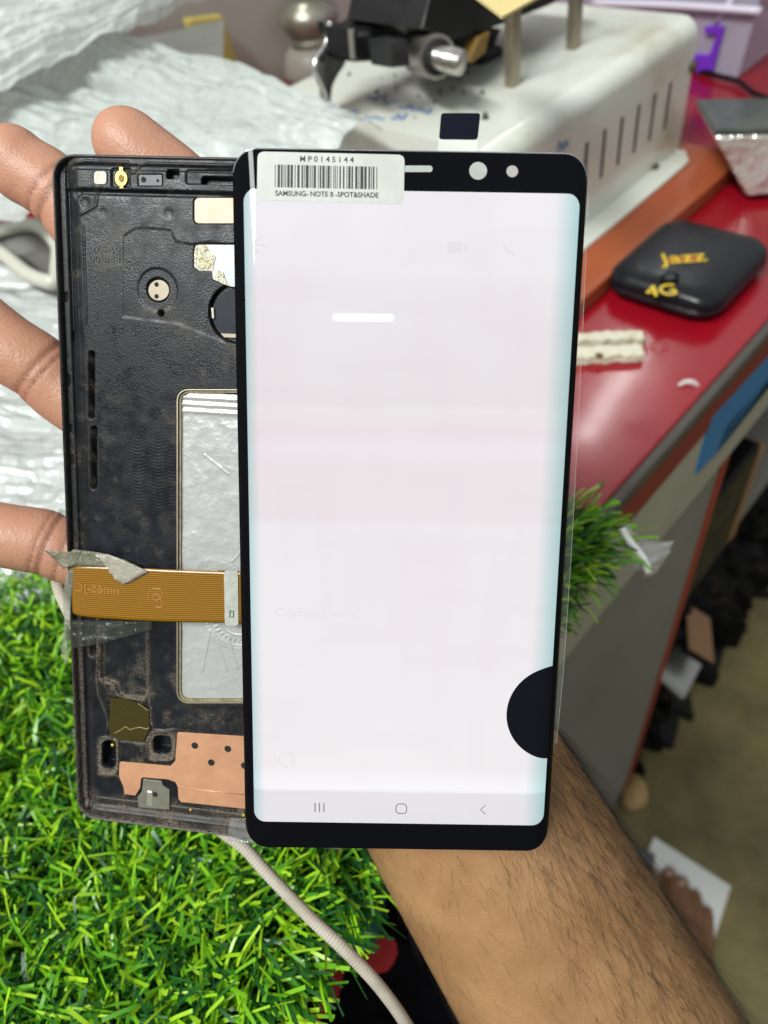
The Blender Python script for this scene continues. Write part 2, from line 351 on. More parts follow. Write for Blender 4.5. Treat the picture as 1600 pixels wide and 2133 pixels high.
for px, py in ((1362, 350), (1440, 138)):
    p = tab(px, py, 0.0135) if py > 300 else onp(px, py, 1, YA)
    pth = [p, p + np.array([0, 0, 0.002])] if py > 300 else [p, p + np.array([0, -0.003, 0])]
    loc(tube('screw', pth, 0.0032, M['rust'], ref=(1, 0, 0.1)), mc)
# blue pen scribbles on the white top
M['pen'] = mat('blue_pen', (0.14, 0.25, 0.50), 0.5)
def pen(pts, wd=0.0009):
    P = np.array([onp(a, b, 2, ZT + 0.0004) for a, b in pts]); loc(tube('pen_mark', smoothpath(P, 5 * len(P)), wd, M['pen'], ns=6, ref=(0, 0, 1), flat=0.25), mc)
rr = random.Random(3)
for bx, by, ln in ((765, 205, 70), (830, 222, 60), (870, 230, 30), (715, 232, 40), (760, 240, 45), (815, 243, 40), (668, 214, 30)):
    pts = []; x = bx
    while x < bx + ln:
        pts.append((x, by + rr.uniform(-9, 7) + 0.06 * (x - bx))); x += rr.uniform(5, 12)
    pen(pts)
P = [onp(a, b, 1, YA - 0.0004) for a, b in ((1163, 318), (1168, 295), (1174, 312), (1180, 292), (1184, 305))]
loc(tube('pen_mark', smoothpath(P, 20), 0.0008, M['pen'], ns=6, ref=(0, 1, 0), flat=0.25), mc)
# grime on the top: scraps of debris
M['grime'] = mat('grime', (0.05, 0.045, 0.03), 0.8)
for k in range(24):
    px, py = rr.uniform(720, 1050), rr.uniform(150, 250)
    if rr.random() < 0.45: px, py = rr.uniform(880, 1010), rr.uniform(150, 200)
    r = rr.uniform(0.0004, 0.0012) * (1.8 if k < 4 else 1)
    p = onp(px, py, 2, ZT + 0.0004); loc(tube('debris', [p, p + np.array([r * 1.5, r, r * 0.6])], [r, r * 0.6], M['grime'], ns=6), mc)
# posts
M['post'] = mat('brass_post', (0.36, 0.31, 0.24), 0.35, 0.9, rvar=(80, 0.25, 0.5))
for px, py in ((1068, 178), (1194, 100)):
    p = onp(px, py, 2, ZT)
    loc(box('post', p[0] - 0.0042, p[0] + 0.0042, p[1] - 0.003, p[1] + 0.003, ZT - 0.001, ZT + 0.115, M['post'], bev=0.0006), mc)
# mechanism
M['black_metal'] = mat('black_metal', (0.010, 0.010, 0.011), 0.4, 0.1, spec=.3, rvar=(70, 0.3, 0.6))
M['dark_grey'] = mat('dark_grey', (0.028, 0.028, 0.03), 0.4, spec=.3)
YM = 0.315
def mp_(px, py, y=YM): return onp(px, py, 1, y)
def plate(name, pts, y, th, m, bev=0.001):
    q = [onp(a, b, 1, y) for a, b in pts]
    o = prism(name, [(v[0], v[2]) for v in q], 0, th, m, bev=bev); k = Matrix(((1, 0, 0, 0), (0, 0, -1, y + th), (0, 1, 0, 0), (0, 0, 0, 1)))
    o.matrix_basis = k; o.parent = mc; o.matrix_parent_inverse = Matrix.Translation(-Vector(mc.location)); return o
plate('platform', [(905, -40), (880, 60), (938, 84), (1040, 52), (1150, 8), (1215, -30)], 0.292, 0.055, M['black_metal'])
plate('cross_bar', [(735, 78), (790, 48), (930, 40), (1045, 60), (1030, 100), (950, 118), (880, 78), (760, 110)], 0.33, 0.025, M['black_metal'])
plate('clamp_block', [(735, 75), (775, 68), (780, 128), (742, 130)], 0.322, 0.02, M['dark_grey'], 0.0015)
plate('clamp_block', [(814, 88), (850, 82), (857, 138), (820, 142)], 0.30, 0.016, M['dark_grey'], 0.0015)
plate('washer_plate', [(733, 62), (745, 60), (748, 122), (738, 124)], 0.318, 0.02, M['black_metal'], 0.0006)
plate('washer', [(733, 62), (738, 61), (743, 122), (738, 124)], 0.316, 0.003, M['steel'], 0.0004)
plate('white_block', [(843, -30), (951, -30), (953, 30), (845, 28)], 0.325, 0.03, M['paper_white'], 0.001)
plate('spacer', [(822, 0), (838, 0), (838, 56), (822, 56)], 0.335, 0.008, M['post'], 0.0006)
a, b = mp_(868, 108, 0.318), mp_(912, 119, 0.284)
loc(tube('knurled_roller', [a, a + (b - a) * .04, a + (b - a) * .96, b], [0.0098, 0.0104, 0.0104, 0.0098], mat('knurled', (0.6, 0.58, 0.53), 0.3, 1.0, bump=[('wave_straight_x', 240, 0.6, 0.001)]), ns=28), mc); bpy.data.objects['knurled_roller'].modifiers.new('es', 'EDGE_SPLIT').split_angle = math.radians(40)
a, b = mp_(905, 118, 0.288), mp_(962, 131, 0.272)
e_ = (mp_(912, 119, 0.284) - mp_(868, 108, 0.318)); e_ /= np.linalg.norm(e_); c_ = mp_(912, 119, 0.284)
loc(tube('roller_bore', [c_ + e_ * .0001, c_ + e_ * .0003], [.0084, .0084], M['dark_hole'], ns=24), mc)
pth = [a + (b - a) * q for q in np.linspace(0, 1, 40)]
loc(tube('threaded_rod', pth, 0.0058 + 0.0007 * np.sin(np.arange(40) * 2.0), M['steel'], ns=16), mc)
plate('brown_wire_wrap', [(1000, 78), (1022, 66), (1012, 110), (985, 132), (975, 128)], 0.29, 0.008, mat('brown_tape', (0.22, 0.13, 0.03), 0.5))
plate('motor_body', [(985, 105), (1050, 96), (1056, 135), (1010, 138)], 0.315, 0.02, M['black_metal'], 0.003)
Lp = smoothpath([onp(a, b, 1, 0.340) for a, b in ((688, 46), (684, 74), (676, 98), (660, 122), (655, 148), (667, 174), (678, 200), (685, 232))], 42)
Rp = smoothpath([onp(a, b, 1, 0.358) for a, b in ((704, 46), (716, 68), (722, 92), (724, 112), (718, 134), (704, 156), (692, 184), (688, 232))], 42)
k = min(len(Lp), len(Rp)); G_ = np.stack([Lp[:k] * (1 - f) + Rp[:k] * f + np.array([0, 0.006, 0]) * math.sin(f * 3.14) for f in np.linspace(0, 1, 8)], 1)
so = sheet('steel_strap', G_, mat('strap_steel', (0.22, 0.215, 0.205), 0.35, 0.8)); so.modifiers.new('th', 'SOLIDIFY').thickness = 0.0012; loc(so, mc)
loc(tube('strap_edge_highlight', Lp[:k], .0015, mat('highlight_steel', (0.72, 0.71, 0.68), 0.22, 0.9), ns=8), mc)  # lit edge of the strap, put in as a brighter tube
for px, py in ((697, 84), (683, 104), (672, 120)):
    p = onp(px, py, 1, 0.338); loc(tube('strap_hole', [p, p + np.array([-0.0016, -0.0012, 0.0006])], 0.0021, M['dark_hole'], ns=12), mc)
plate('strap_mount', [(692, 48), (740, 58), (738, 120), (706, 118), (716, 88), (698, 76)], 0.345, 0.012, M['black_metal'])
# yellow card on top of the platform
q = [onp(*a, 2, ZT + 0.075) for a in ((960, -60), (985, 0), (1046, 47), (1130, 0), (1220, -60))]
o = prism('yellow_card', [(v[0], v[1]) for v in q], 0.8715, 0.8725, mat('yellow_card_mat', (0.66, 0.54, 0.24), 0.5)); tag(o, 'pale yellow card resting on top of the black clamp mechanism', 'card')
# ------------------------------------------------------------------ portable router
M['router'] = mat('router_shell', (0.006, 0.007, 0.010), 0.28, spec=0.3, rvar=(70, 0.2, 0.42))
M['yellow_ink'] = mat('yellow_ink', (0.72, 0.52, 0.02), 0.5, var=(700, (0.30, 0.16, 0.02), 0.52, 0.66))
M['red_ink'] = mat('red_ink', (0.30, 0.02, 0.01), 0.45)
rt = thing('wifi_router', 'black rounded portable router with yellow lettering on the red bench', 'router', (0.3985, 0.157, 0.7))
def soft_box(name, hx, hy, r, layers, m, par):
    V = []; Fc = []; n = None
    for off, z in layers:
        p = rrect(-hx + off, -hy + off, hx - off, hy - off, max(r - off * 0.4, 0.002), 8); n = len(p); V += [(x, y, z) for x, y in p]
    for i in range(len(layers) - 1):
        for k in range(n): Fc.append((i * n + k, i * n + (k + 1) % n, (i + 1) * n + (k + 1) % n, (i + 1) * n + k))
    Fc.append(tuple(range(n))[::-1]); Fc.append(tuple((len(layers) - 1) * n + k for k in range(n)))
    return raw(name, V, Fc, m, par)
rt.scale = (1, 1, 1.2)
soft_box('lower_shell', 0.040, 0.0345, 0.015, [(0.006, 0.0012), (0.002, 0.003), (0.0, 0.006), (0.0, 0.0072), (0.0012, 0.0076)], M['router'], rt)
dome = [(0.0006, 0.0078), (0.0, 0.0084), (0.0006, 0.0115), (0.003, 0.0138), (0.0065, 0.0150), (0.012, 0.0156), (0.020, 0.0159)]
soft_box('upper_shell', 0.040, 0.0345, 0.015, dome, M['router'], rt)
def RL(px, py): p = tab(px, py, 0.019); return p[0] - 0.3985, p[1] - 0.157
# the lettering reads from the near end of the router (its text lines run along world -y)
bx, by = RL(1422, 541); ra = math.atan2(RL(1470, 538)[1] - RL(1372, 546)[1], RL(1470, 538)[0] - RL(1372, 546)[0])
dl = lambda a, b: math.dist(RL(*a), RL(*b))
o = prism('logo_patch', [(x + bx, y + by) for x, y in [(0.0045 * math.cos(t) * 2.2 * math.cos(ra) - 0.0036 * math.sin(t) * math.sin(ra), 0.0045 * math.cos(t) * 2.2 * math.sin(ra) + 0.0036 * math.sin(t) * math.cos(ra)) for t in np.linspace(0, 6.283, 25)[:-1]]], 0.0159, 0.01605, M['red_ink'], rt)
text('logo_lettering', 'Jazz', 0.012, M['yellow_ink'], rt, bx, by, 0.01625, width=dl((1372, 546), (1470, 538)), height=dl((1422, 527), (1418, 556)), rot=ra, bold=0.00008)
bx, by = RL(1395, 580); o = prism('power_button', [(bx + 0.0062 * math.cos(t), by + 0.005 * math.sin(t)) for t in np.linspace(0, 6.283, 29)[:-1]], 0.0158, 0.0166, M['black_gloss'], rt, 0.0003)
o = prism('button_face', [(bx + 0.0032 * math.cos(t), by + 0.0026 * math.sin(t)) for t in np.linspace(0, 6.283, 25)[:-1]], 0.0166, 0.0168, M['dark_grey'], rt)
bx, by = RL(1376, 606); text('type_lettering', '4G', 0.01, M['yellow_ink'], rt, bx, by, 0.01625, width=dl((1345, 600), (1408, 607)), height=dl((1378, 593), (1374, 616)), rot=ra, bold=0.0001)

# ------------------------------------------------------------------ torn foam strips, wrapper, tapered device
M['foam'] = mat('foam', (0.60, 0.57, 0.44), 0.7, var=(160, (0.42, 0.38, 0.27), 0.5, 0.75), bump=[('noise', 260, 0.6, 0.002)])
for (a, b, wd, hh, lb) in (((1180, 722), (1338, 716), 0.007, 0.006, 'cream torn foam strip on the red bench, the farther of two'), ((1170, 752), (1338, 744), 0.009, 0.005, 'cream torn foam strip with a brown spot, the nearer of two by the phone')):
    p, q = tab(*a, 0), tab(*b, 0); d = (q - p) / np.linalg.norm(q - p); nrm = np.array([-d[1], d[0], 0]); rr2 = random.Random(int(a[1]))
    pl = [p + d * s + nrm * (wd / 2 + rr2.uniform(-.0009, .0009)) for s in np.linspace(0, np.linalg.norm(q - p), 14)] + [p + d * s - nrm * (wd / 2 + rr2.uniform(-.0009, .0009)) for s in np.linspace(np.linalg.norm(q - p), 0, 14)]
    o = prism('foam_strip', [(v[0], v[1]) for v in pl], 0.7005, 0.7005 + hh, M['foam'], bev=0.001); tag(o, lb, 'foam strip', 'torn foam strips on the bench')
    if a[1] > 740:
        c = tab(1248, 742, hh); prism('brown_spot', circ(c[0], c[1], 0.0022, 10), 0.7005 + hh, 0.7008 + hh, mat('brown_spot', (0.10, 0.06, 0.03), 0.8), None).parent = o
p = tab(1428, 800, 0.0); M['crumbs'] = mat('clear_crumbs', (0.75, 0.68, 0.67), 0.12, alpha=0.55, coat=1.0, bump=[('noise', 600, 0.8, 0.001)])
pth = smoothpath([p + np.array([-0.004, 0.002, 0.0008]), p + np.array([0, 0, 0.0015]), p + np.array([0.002, -0.004, 0.0008]), p + np.array([0.003, -0.0085, -0.004])], 14)
o = tube('glue_blob', pth, 0.0016 * np.sin(np.linspace(0.5, 2.8, len(pth))), M['crumbs'], ns=8); tag(o, 'clear glue blob stuck on the bench edge trim', 'glue blob')
# crumpled clear wrapper at the corner of the turf
M['clear_film'] = film('clear_film', (0.62, 0.63, 0.62), 0.5, 0.06, [('noise', 90, 0.7, 0.004)], 1.0)
ctr = [(1262, 1098), (1305, 1096), (1330, 1140), (1408, 1130), (1378, 1175), (1352, 1198), (1325, 1170), (1300, 1130)]
g0 = np.array([[dep(*a, 0.305 + 0.006 * math.sin(i * 2.1 + j * 1.7)) for j, a in enumerate(r)] for i, r in enumerate((
    [(1255, 1108), (1290, 1095), (1305, 1094), (1318, 1110), (1330, 1130)], [(1262, 1118), (1296, 1105), (1312, 1112), (1330, 1138), (1400, 1128)],
    [(1270, 1130), (1300, 1118), (1318, 1132), (1342, 1160), (1398, 1150)], [(1280, 1145), (1304, 1135), (1322, 1155), (1345, 1182), (1378, 1178)], [(1290, 1150), (1308, 1150), (1325, 1172), (1346, 1200), (1362, 1196)]))])
from_n = 24
def upsample(G, n, m):
    a = np.linspace(0, G.shape[0] - 1, n); b = np.linspace(0, G.shape[1] - 1, m); ai = np.minimum(a.astype(int), G.shape[0] - 2); bi = np.minimum(b.astype(int), G.shape[1] - 2)
    fa = (a - ai)[:, None, None]; fb = (b - bi)[None, :, None]; fa = fa * fa * (3 - 2 * fa); fb = fb * fb * (3 - 2 * fb)
    return (G[np.ix_(ai, bi)] * (1 - fa) + G[np.ix_(ai + 1, bi)] * fa) * (1 - fb) + (G[np.ix_(ai, bi + 1)] * (1 - fa) + G[np.ix_(ai + 1, bi + 1)] * fa) * fb
W_ = upsample(g0, 40, 40); W_ += 0.003 * fbm((40, 40), (7, 7), 9)[:, :, None] * np.array([1, -1, 1])
o = sheet('plastic_wrapper', W_, M['clear_film']); tag(o, 'crumpled clear plastic wrapper at the corner of the turf', 'wrapper')
# folded bright crease of the wrapper
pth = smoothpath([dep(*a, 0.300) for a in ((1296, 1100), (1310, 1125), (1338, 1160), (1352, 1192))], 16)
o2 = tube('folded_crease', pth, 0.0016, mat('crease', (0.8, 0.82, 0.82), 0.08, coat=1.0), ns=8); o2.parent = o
# tapered grey device
tp = thing('tapered_device', 'grey glass topped device with silver tapered front at the right of the bench', 'device', (0.58, 0.2, 0.7))
M['dark_glass'] = mat('dark_glass', (0.05, 0.065, 0.062), 0.12, var=(30, (0.09, 0.10, 0.09), 0.4, 0.65))
M['silver_shell'] = mat('silver_shell', (0.62, 0.62, 0.57), 0.14, 0.5, bump=[('noise', 45, 0.9, 0.010)])
T4 = [tab(*a, 0.05) for a in ((1452, 206), (1490, 268), (1680, 262), (1680, 202))]
B4 = [tab(*a, 0.004) for a in ((1500, 285), (1556, 412), (1680, 402), (1690, 260))]
o = hexa('top_glass', [v - np.array([0, 0, 0.004]) for v in T4] + T4, M['dark_glass'], None, 0.001); loc(o, tp)
o = hexa('tapered_body', B4 + [v - np.array([0, 0, 0.0045]) for v in T4], M['silver_shell'], None, 0.003, 3); loc(o, tp)
# cable looped on the bench behind
pth = smoothpath([tab(1440, 140, 0.004), tab(1500, 158, 0.004), tab(1540, 170, 0.004), tab(1575, 195, 0.006), tab(1640, 215, 0.006)], 30)
o = tube('thin_cable', pth, 0.0018, M['black_plastic'], ns=8); tag(o, 'thin dark cable running past the foot of the clear storage box', 'cable')
# ------------------------------------------------------------------ clear box with purple latch
bn = thing('storage_bin', 'clear lavender plastic box with a purple latch behind the white machine', 'plastic box', (0.8, 0.45, 0.7))
M['clear_bin'] = film('clear_bin', (0.52, 0.47, 0.58), 0.5, 0.2)
M['purple'] = mat('purple_latch', (0.16, 0.03, 0.52), 0.35)
def wall4(name, a, b, c, d, m, th):
    nrm = np.cross(np.array(b) - a, np.array(d) - a); nrm = nrm / np.linalg.norm(nrm) * th
    return loc(hexa(name, [np.array(v, float) for v in (a, b, c, d)] + [np.array(v, float) + nrm for v in (a, b, c, d)], m, None, 0.0006), bn)
xb, ya, yb, z0, z1 = 0.702, 0.266, 0.66, 0.702, 0.85
wall4('front_wall', (xb, ya, z0), (xb, yb, z0), (xb - 0.02, yb + 0.02, z1), (xb - 0.02, ya - 0.02, z1), M['clear_bin'], 0.0016)
wall4('side_wall', (xb, ya, z0), (xb + .3, ya, z0), (xb + .32, ya - 0.02, z1), (xb - 0.02, ya - 0.02, z1), M['clear_bin'], -0.0016)
wall4('back_wall', (xb + .3, ya, z0), (xb + .3, yb, z0), (xb + .32, yb + 0.02, z1), (xb + .32, ya - 0.02, z1), M['clear_bin'], 0.0016)
wall4('far_wall', (xb, yb, z0), (xb + .3, yb, z0), (xb + .32, yb + 0.02, z1), (xb - 0.02, yb + 0.02, z1), M['clear_bin'], 0.0016)
loc(box('contents', xb + 0.03, xb + 0.27, ya + 0.05, yb - 0.03, 0.704, 0.80, mat('grey_purple', (0.30, 0.25, 0.33), 0.6), bev=0.01), bn)
loc(box('base', xb + 0.001, xb + 0.299, ya + 0.001, yb - 0.001, 0.7005, 0.7018, M['clear_bin'], bev=0), bn)
def FB(px, py):
    # the front wall leans outwards: intersect its plane
    n_ = np.array([z1 - z0, 0, 0.02]); r = ray(px, py); s = ((np.array([xb, ya, z0]) - C0) @ n_) / (r @ n_); return C0 + r * s
L = [(1473, 53), (1512, 53), (1488, 148), (1442, 144), (1447, 112), (1482, 112), (1498, 66), (1473, 66)]
q = [FB(*a) for a in L]; dn = np.array([-0.004, 0, -0.0005])
bm_v = [tuple(v + dn) for v in q] + [tuple(v) for v in q]; k = len(q)
o = raw('latch', bm_v, [tuple(range(k)), tuple(range(2 * k - 1, k - 1, -1))] + [(i, i + k, (i + 1) % k + k, (i + 1) % k) for i in range(k)], M['purple'], None, False); loc(o, bn)
rim = smoothpath([FB(1240, 3), FB(1400, 8), FB(1590, 20)], 12) + np.array([-0.004, 0, 0.0])
loc(tube('rim', rim, 0.003, mat('bin_rim', (0.62, 0.58, 0.68), 0.3), ns=8), bn)
pl_ = [FB(1530, -10), FB(1490, 52)]
loc(tube('hinge_rib', pl_, 0.0022, mat('bin_rib', (0.6, 0.57, 0.66), 0.3), ns=8), bn)
# ------------------------------------------------------------------ solvent bottle
bt = thing('solvent_bottle', 'frosted bottle with dull metal cap standing behind the machine', 'bottle', tuple(tab(645, 185, 0)))
bz = onp(648, 175, 1, 0.64); bx0, by0 = bz[0], 0.64
def lathe(name, prof_, cx, cy, m, par, ns=32):
    V = []; Fc = []
    for r, z in prof_:
        for k in range(ns): V.append((cx + r * math.cos(6.28318 * k / ns), cy + r * math.sin(6.28318 * k / ns), z))
    for i in range(len(prof_) - 1):
        for k in range(ns): Fc.append((i * ns + k, i * ns + (k + 1) % ns, (i + 1) * ns + (k + 1) % ns, (i + 1) * ns + k))
    Fc.append(tuple(range(ns))[::-1]); Fc.append(tuple((len(prof_) - 1) * ns + k for k in range(ns)))
    return loc(raw(name, V, Fc, m), par)
zc = lambda py: onp(650, py, 1, 0.64)[2]
M['frost'] = mat('frosted_plastic', (0.34, 0.305, 0.265), 0.4, alpha=0.85)
M['old_metal'] = mat('old_metal', (0.30, 0.29, 0.24), 0.35, 0.6, rvar=(60, 0.28, 0.5), var=(40, (0.16, 0.14, 0.10), 0.45, 0.7))
cxb = onp(648, 60, 1, 0.64)[0]
lathe('body', [(0.033, 0.702), (0.035, 0.71), (0.034, zc(140)), (0.031, zc(110)), (0.024, zc(92))], cxb, 0.64, M['frost'], bt)
lathe('metal_cap', [(0.0225, zc(94)), (0.0225, zc(76)), (0.019, zc(68)), (0.025, zc(58)), (0.029, zc(40)), (0.029, zc(14)), (0.019, zc(2)), (0.017, zc(-20)), (0.020, zc(-40))], cxb, 0.64, M['old_metal'], bt)
# yellow strip standing behind the bubble wrap
p = onp(478, 110, 1, 0.65); o = hexa('yellow_sponge', [(p[0] - .028, .65, 0.7005), (p[0] + .012, .65, 0.7005), (p[0] + .012, .662, 0.7005), (p[0] - .028, .662, 0.7005), (p[0] - .034, .65, onp(440, 20, 1, .65)[2]), (p[0] + .004, .65, onp(466, 30, 1, .65)[2]), (p[0] + .004, .662, onp(466, 30, 1, .65)[2]), (p[0] - .034, .662, onp(440, 20, 1, .65)[2])], mat('yellow_foam', (0.5, 0.40, 0.10), 0.7), None, 0.003); tag(o, 'yellow sponge standing behind the bubble wrap', 'sponge')
# ------------------------------------------------------------------ bubble wrap heap, tray
def wrapmat(name, col, alpha, bub):
    m = mat(name, col, 0.07, spec=1.0, alpha=alpha, coat=1.0, bump=[('voro', bub, 0.4, 0.003), ('noise', 130, 0.5, 0.004), ('noise', 420, 0.4, 0.0012)])
    t = m.node_tree; p = t.nodes['Principled BSDF']; tr = t.nodes.new('ShaderNodeBsdfTranslucent'); tr.inputs[0].default_value = (*col, 1)
    mx = t.nodes.new('ShaderNodeMixShader'); mx.inputs[0].default_value = 0.12; t.links.new(p.outputs[0], mx.inputs[1]); t.links.new(tr.outputs[0], mx.inputs[2]); t.links.new(mx.outputs[0], t.nodes['Material Output'].inputs[0])
    return m
M['wrap_a'] = wrapmat('bubble_wrap_white', (0.72, 0.76, 0.73), 0.84, 95)
M['wrap_b'] = wrapmat('bubble_wrap_grey', (0.68, 0.71, 0.67), 0.92, 240)
M['wrap_c'] = wrapmat('bubble_wrap_clear', (0.62, 0.675, 0.655), 0.82, 95)
def patch(name, P4, n, m, amp, cells, seed, mt, label, group='bubble wrap sheets', folds=None, bend=0.0):
    a, b, c, d = [np.array(p, float) for p in P4]; u = np.linspace(0, 1, n)[:, None, None]; v = np.linspace(0, 1, m)[None, :, None]
    P = (a * (1 - u) + b * u) * (1 - v) + (d * (1 - u) + c * u) * v
    nr = np.cross(b - a, d - a); nr /= np.linalg.norm(nr); nr = nr if nr[2] > 0 else -nr
    h = amp * (fbm((n, m), cells, seed, 5)) * 2
    rg = fbm((n, m), (2.5, 22), seed + 7, 3); rg2 = fbm((n, m), (5, 40), seed + 8, 2); ew = np.clip(np.minimum(u, 1 - u) * 9, 0.05, 1)[..., 0]; h = h * 0.6 + ew * amp * (1.6 * (0.25 - np.abs(rg)) + 0.7 * np.abs(rg2))
    if folds:
        f, k, ph = folds; vv = v[..., 0] + 0.08 * fbm((n, m), (4, 3), seed + 50); h = h + f * np.abs(np.sin(vv * math.pi * k + ph)) ** 0.7
    h = h + bend * np.sin(np.pi * v[..., 0]) * np.ones_like(h)
    P = P + nr * h[..., None]
    o = sheet(name, P, mt); tag(o, label, 'bubble wrap', group); return o
# heap lying on the bench to the left of the turf
patch('bubble_wrap', (tab(-420, 1420, .012), tab(160, 1245, .012), tab(560, 640, .02), tab(-300, 500, .03)), 230, 230, 0.012, (7, 7), 21, M['wrap_c'], 'crumpled clear bubble wrap on the bench between the fingers and the turf')
patch('bubble_wrap', (tab(-350, 640, .035), tab(560, 560, .03), tab(1010, 420, .012), tab(560, 250, .055)), 230, 230, 0.012, (8, 7), 22, M['wrap_a'], 'flattened white bubble wrap behind the fingertips reaching the white machine')
patch('bubble_wrap', (dep(-300, 470, .46), dep(470, 470, .36), dep(800, 268, .395), dep(150, 55, .60)), 230, 230, 0.011, (8, 7), 27, M['wrap_c'], 'glossy bubble wrap layer running from the left edge to the machine corner', folds=(0.010, 3, 0.2))
# folded pad with a straight cut end
patch('bubble_wrap', (dep(-250, 395, .46), dep(462, 200, .57), dep(468, 46, .61), dep(-150, 190, .55)), 150, 120, 0.003, (6, 6), 23, M['wrap_b'], 'folded pad of fine bubble wrap with a straight cut end under the rolled sheet', folds=(0.002, 14, 0.1))
# rolled sheet on top
patch('bubble_wrap', (dep(-250, 330, .42), dep(450, 5, .54), dep(640, -140, .58), dep(-200, -60, .52)), 230, 230, 0.010, (9, 6), 24, M['wrap_a'], 'rolled sheet of bubble wrap topmost on the heap at the upper left', folds=(0.016, 4, 0.3))
# plastic tray between the layers
M['tray'] = mat('tray_plastic', (0.50, 0.50, 0.43), 0.35)
ty = thing('plastic_tray', 'cream rounded plastic tray edge in the wrap between two fingers', 'tray', tuple(tab(40, 540, .03)))
rp_ = smoothpath([tab(-60, 505, .075), tab(0, 482, .075), tab(70, 470, .075), tab(118, 508, .073), tab(120, 560, .07), tab(112, 588, .07), tab(60, 572, .07), tab(0, 525, .072), tab(-60, 500, .075)], 60)
loc(tube('rim', rp_, 0.0042, M['tray'], ns=10), ty)
cn = rp_.mean(0); V = [tuple(p) for p in rp_] + [tuple(cn + (p - cn) * 0.85 - np.array([0, 0, .012])) for p in rp_]; k = len(rp_)
loc(raw('bowl', V, [(i, (i + 1) % k, (i + 1) % k + k, i + k) for i in range(k)] + [tuple(range(k, 2 * k))], mat('tray_inside', (0.12, 0.115, 0.10), 0.5)), ty)
# ------------------------------------------------------------------ artificial turf
tf = thing('turf_mat', 'bright green artificial turf mat overhanging the front of the red bench', 'turf mat', (0.03, 0.2, 0.7))
TX0, TX1, TY0, TY1 = -0.30, 0.192, 0.088, 0.28
def near_edge(x): return 0.070 + 0.016 * sm(x, 0.0, 0.10)
def sm(x, e0, e1): t = np.clip((x - e0) / (e1 - e0), 0, 1); return t * t * (3 - 2 * t)
M['turf_back'] = mat('turf_backing', (0.012, 0.03, 0.012), 0.8)
bk = [(TX0, TY1)] + [(x, near_edge(x) + .002) for x in np.linspace(TX0, TX1, 24)] + [(TX1, TY1)]
loc(prism('backing', bk, 0.7015, 0.7045, M['turf_back']), tf)
def blades(n, seed, Lr, Wr, zspread, dark):
    r = np.random.default_rng(seed); K = 6
    x = r.uniform(TX0, TX1, n); y = near_edge(x) + (TY1 - near_edge(x)) * r.random(n)
    # clumped tufts
    x = np.round(x / 0.0065) * 0.0065 + r.normal(0, 0.0016, n); y = np.round(y / 0.005) * 0.005 + r.normal(0, 0.0010, n)
    az = r.uniform(0, 2 * np.pi, n)
    dx = np.cos(az) * 0.9 + 0.15; dy = np.sin(az) * 0.9 - 0.25
    eg = np.clip((0.03 - (y - near_edge(x))) / 0.03, 0, 1); dy -= 1.3 * eg; dx += 0.8 * np.clip((0.025 - (TX1 - x)) / 0.025, 0, 1)
    q = np.hypot(dx, dy); dx /= q; dy /= q
    L = r.uniform(Lr[0], Lr[1], n); Wd = r.uniform(Wr[0], Wr[1], n)
    e0 = np.radians(r.uniform(62, 88, n)); e1 = np.radians(r.uniform(-35, 45, n)) - 0.5 * eg
    z = np.full(n, 0.704); px, py, pz = x.copy(), y.copy(), z.copy(); tw = r.uniform(-0.9, 0.9, n); tws = r.uniform(-0.5, 0.5, n)
    V = np.zeros((n, K, 2, 3), np.float32)
    for k in range(K):
        t = k / (K - 1); el = e0 + (e1 - e0) * t ** 1.2
        wx, wy = -dy, dx; ct, st = np.cos(tw + tws * t), np.sin(tw + tws * t)
        # width vector rotated about the blade direction
        ux, uy, uz = -np.sin(el) * dx, -np.sin(el) * dy, np.cos(el)
        ww = Wd * (0.85 + 0.15 * np.sin(np.pi * min(t * 1.3, 1))) / 2
        vx = (wx * ct + ux * st) * ww; vy = (wy * ct + uy * st) * ww; vz = uz * st * ww
        V[:, k, 0] = np.stack([px - vx, py - vy, pz - vz], 1); V[:, k, 1] = np.stack([px + vx, py + vy, pz + vz], 1)
        s = L / (K - 1); px = px + dx * np.cos(el) * s; py = py + dy * np.cos(el) * s; pz = pz + np.sin(el) * s
    base = (np.arange(n) * K * 2)[:, None]; Q = []
    for k in range(K - 1): Q.append(np.stack([base[:, 0] + 2 * k, base[:, 0] + 2 * k + 1, base[:, 0] + 2 * k + 3, base[:, 0] + 2 * k + 2], 1))
    tone = np.repeat(np.clip(r.beta(0.9, 0.9, n) if not dark else r.uniform(0, .3, n), 0, 1), K * 2)
    return V.reshape(-1, 3), np.concatenate(Q), tone
v1, q1, t1 = blades(40000, 1, (0.013, 0.029), (0.0007, 0.00145), 0, False)
v2, q2, t2 = blades(9000, 2, (0.009, 0.018), (0.0008, 0.0012), 0, True)
gm = bpy.data.materials.new('turf_blades'); gm.use_nodes = True; t = gm.node_tree; p = t.nodes['Principled BSDF']
at = t.nodes.new('ShaderNodeAttribute'); at.attribute_name = 'tone'; cr = t.nodes.new('ShaderNodeValToRGB'); e = cr.color_ramp.elements
e[0].position = 0.0; e[0].color = (0.010, 0.060, 0.018, 1); e[1].position = 1.0; e[1].color = (0.42, 0.66, 0.03, 1)
for ps, c in ((0.25, (0.022, 0.14, 0.018, 1)), (0.5, (0.11, 0.36, 0.012, 1)), (0.75, (0.26, 0.56, 0.014, 1))):
    x = e.new(ps); x.color = c
t.links.new(at.outputs['Fac'], cr.inputs[0]); t.links.new(cr.outputs[0], p.inputs['Base Color']); p.inputs['Roughness'].default_value = 0.33; p.inputs['Specular IOR Level'].default_value = 0.5
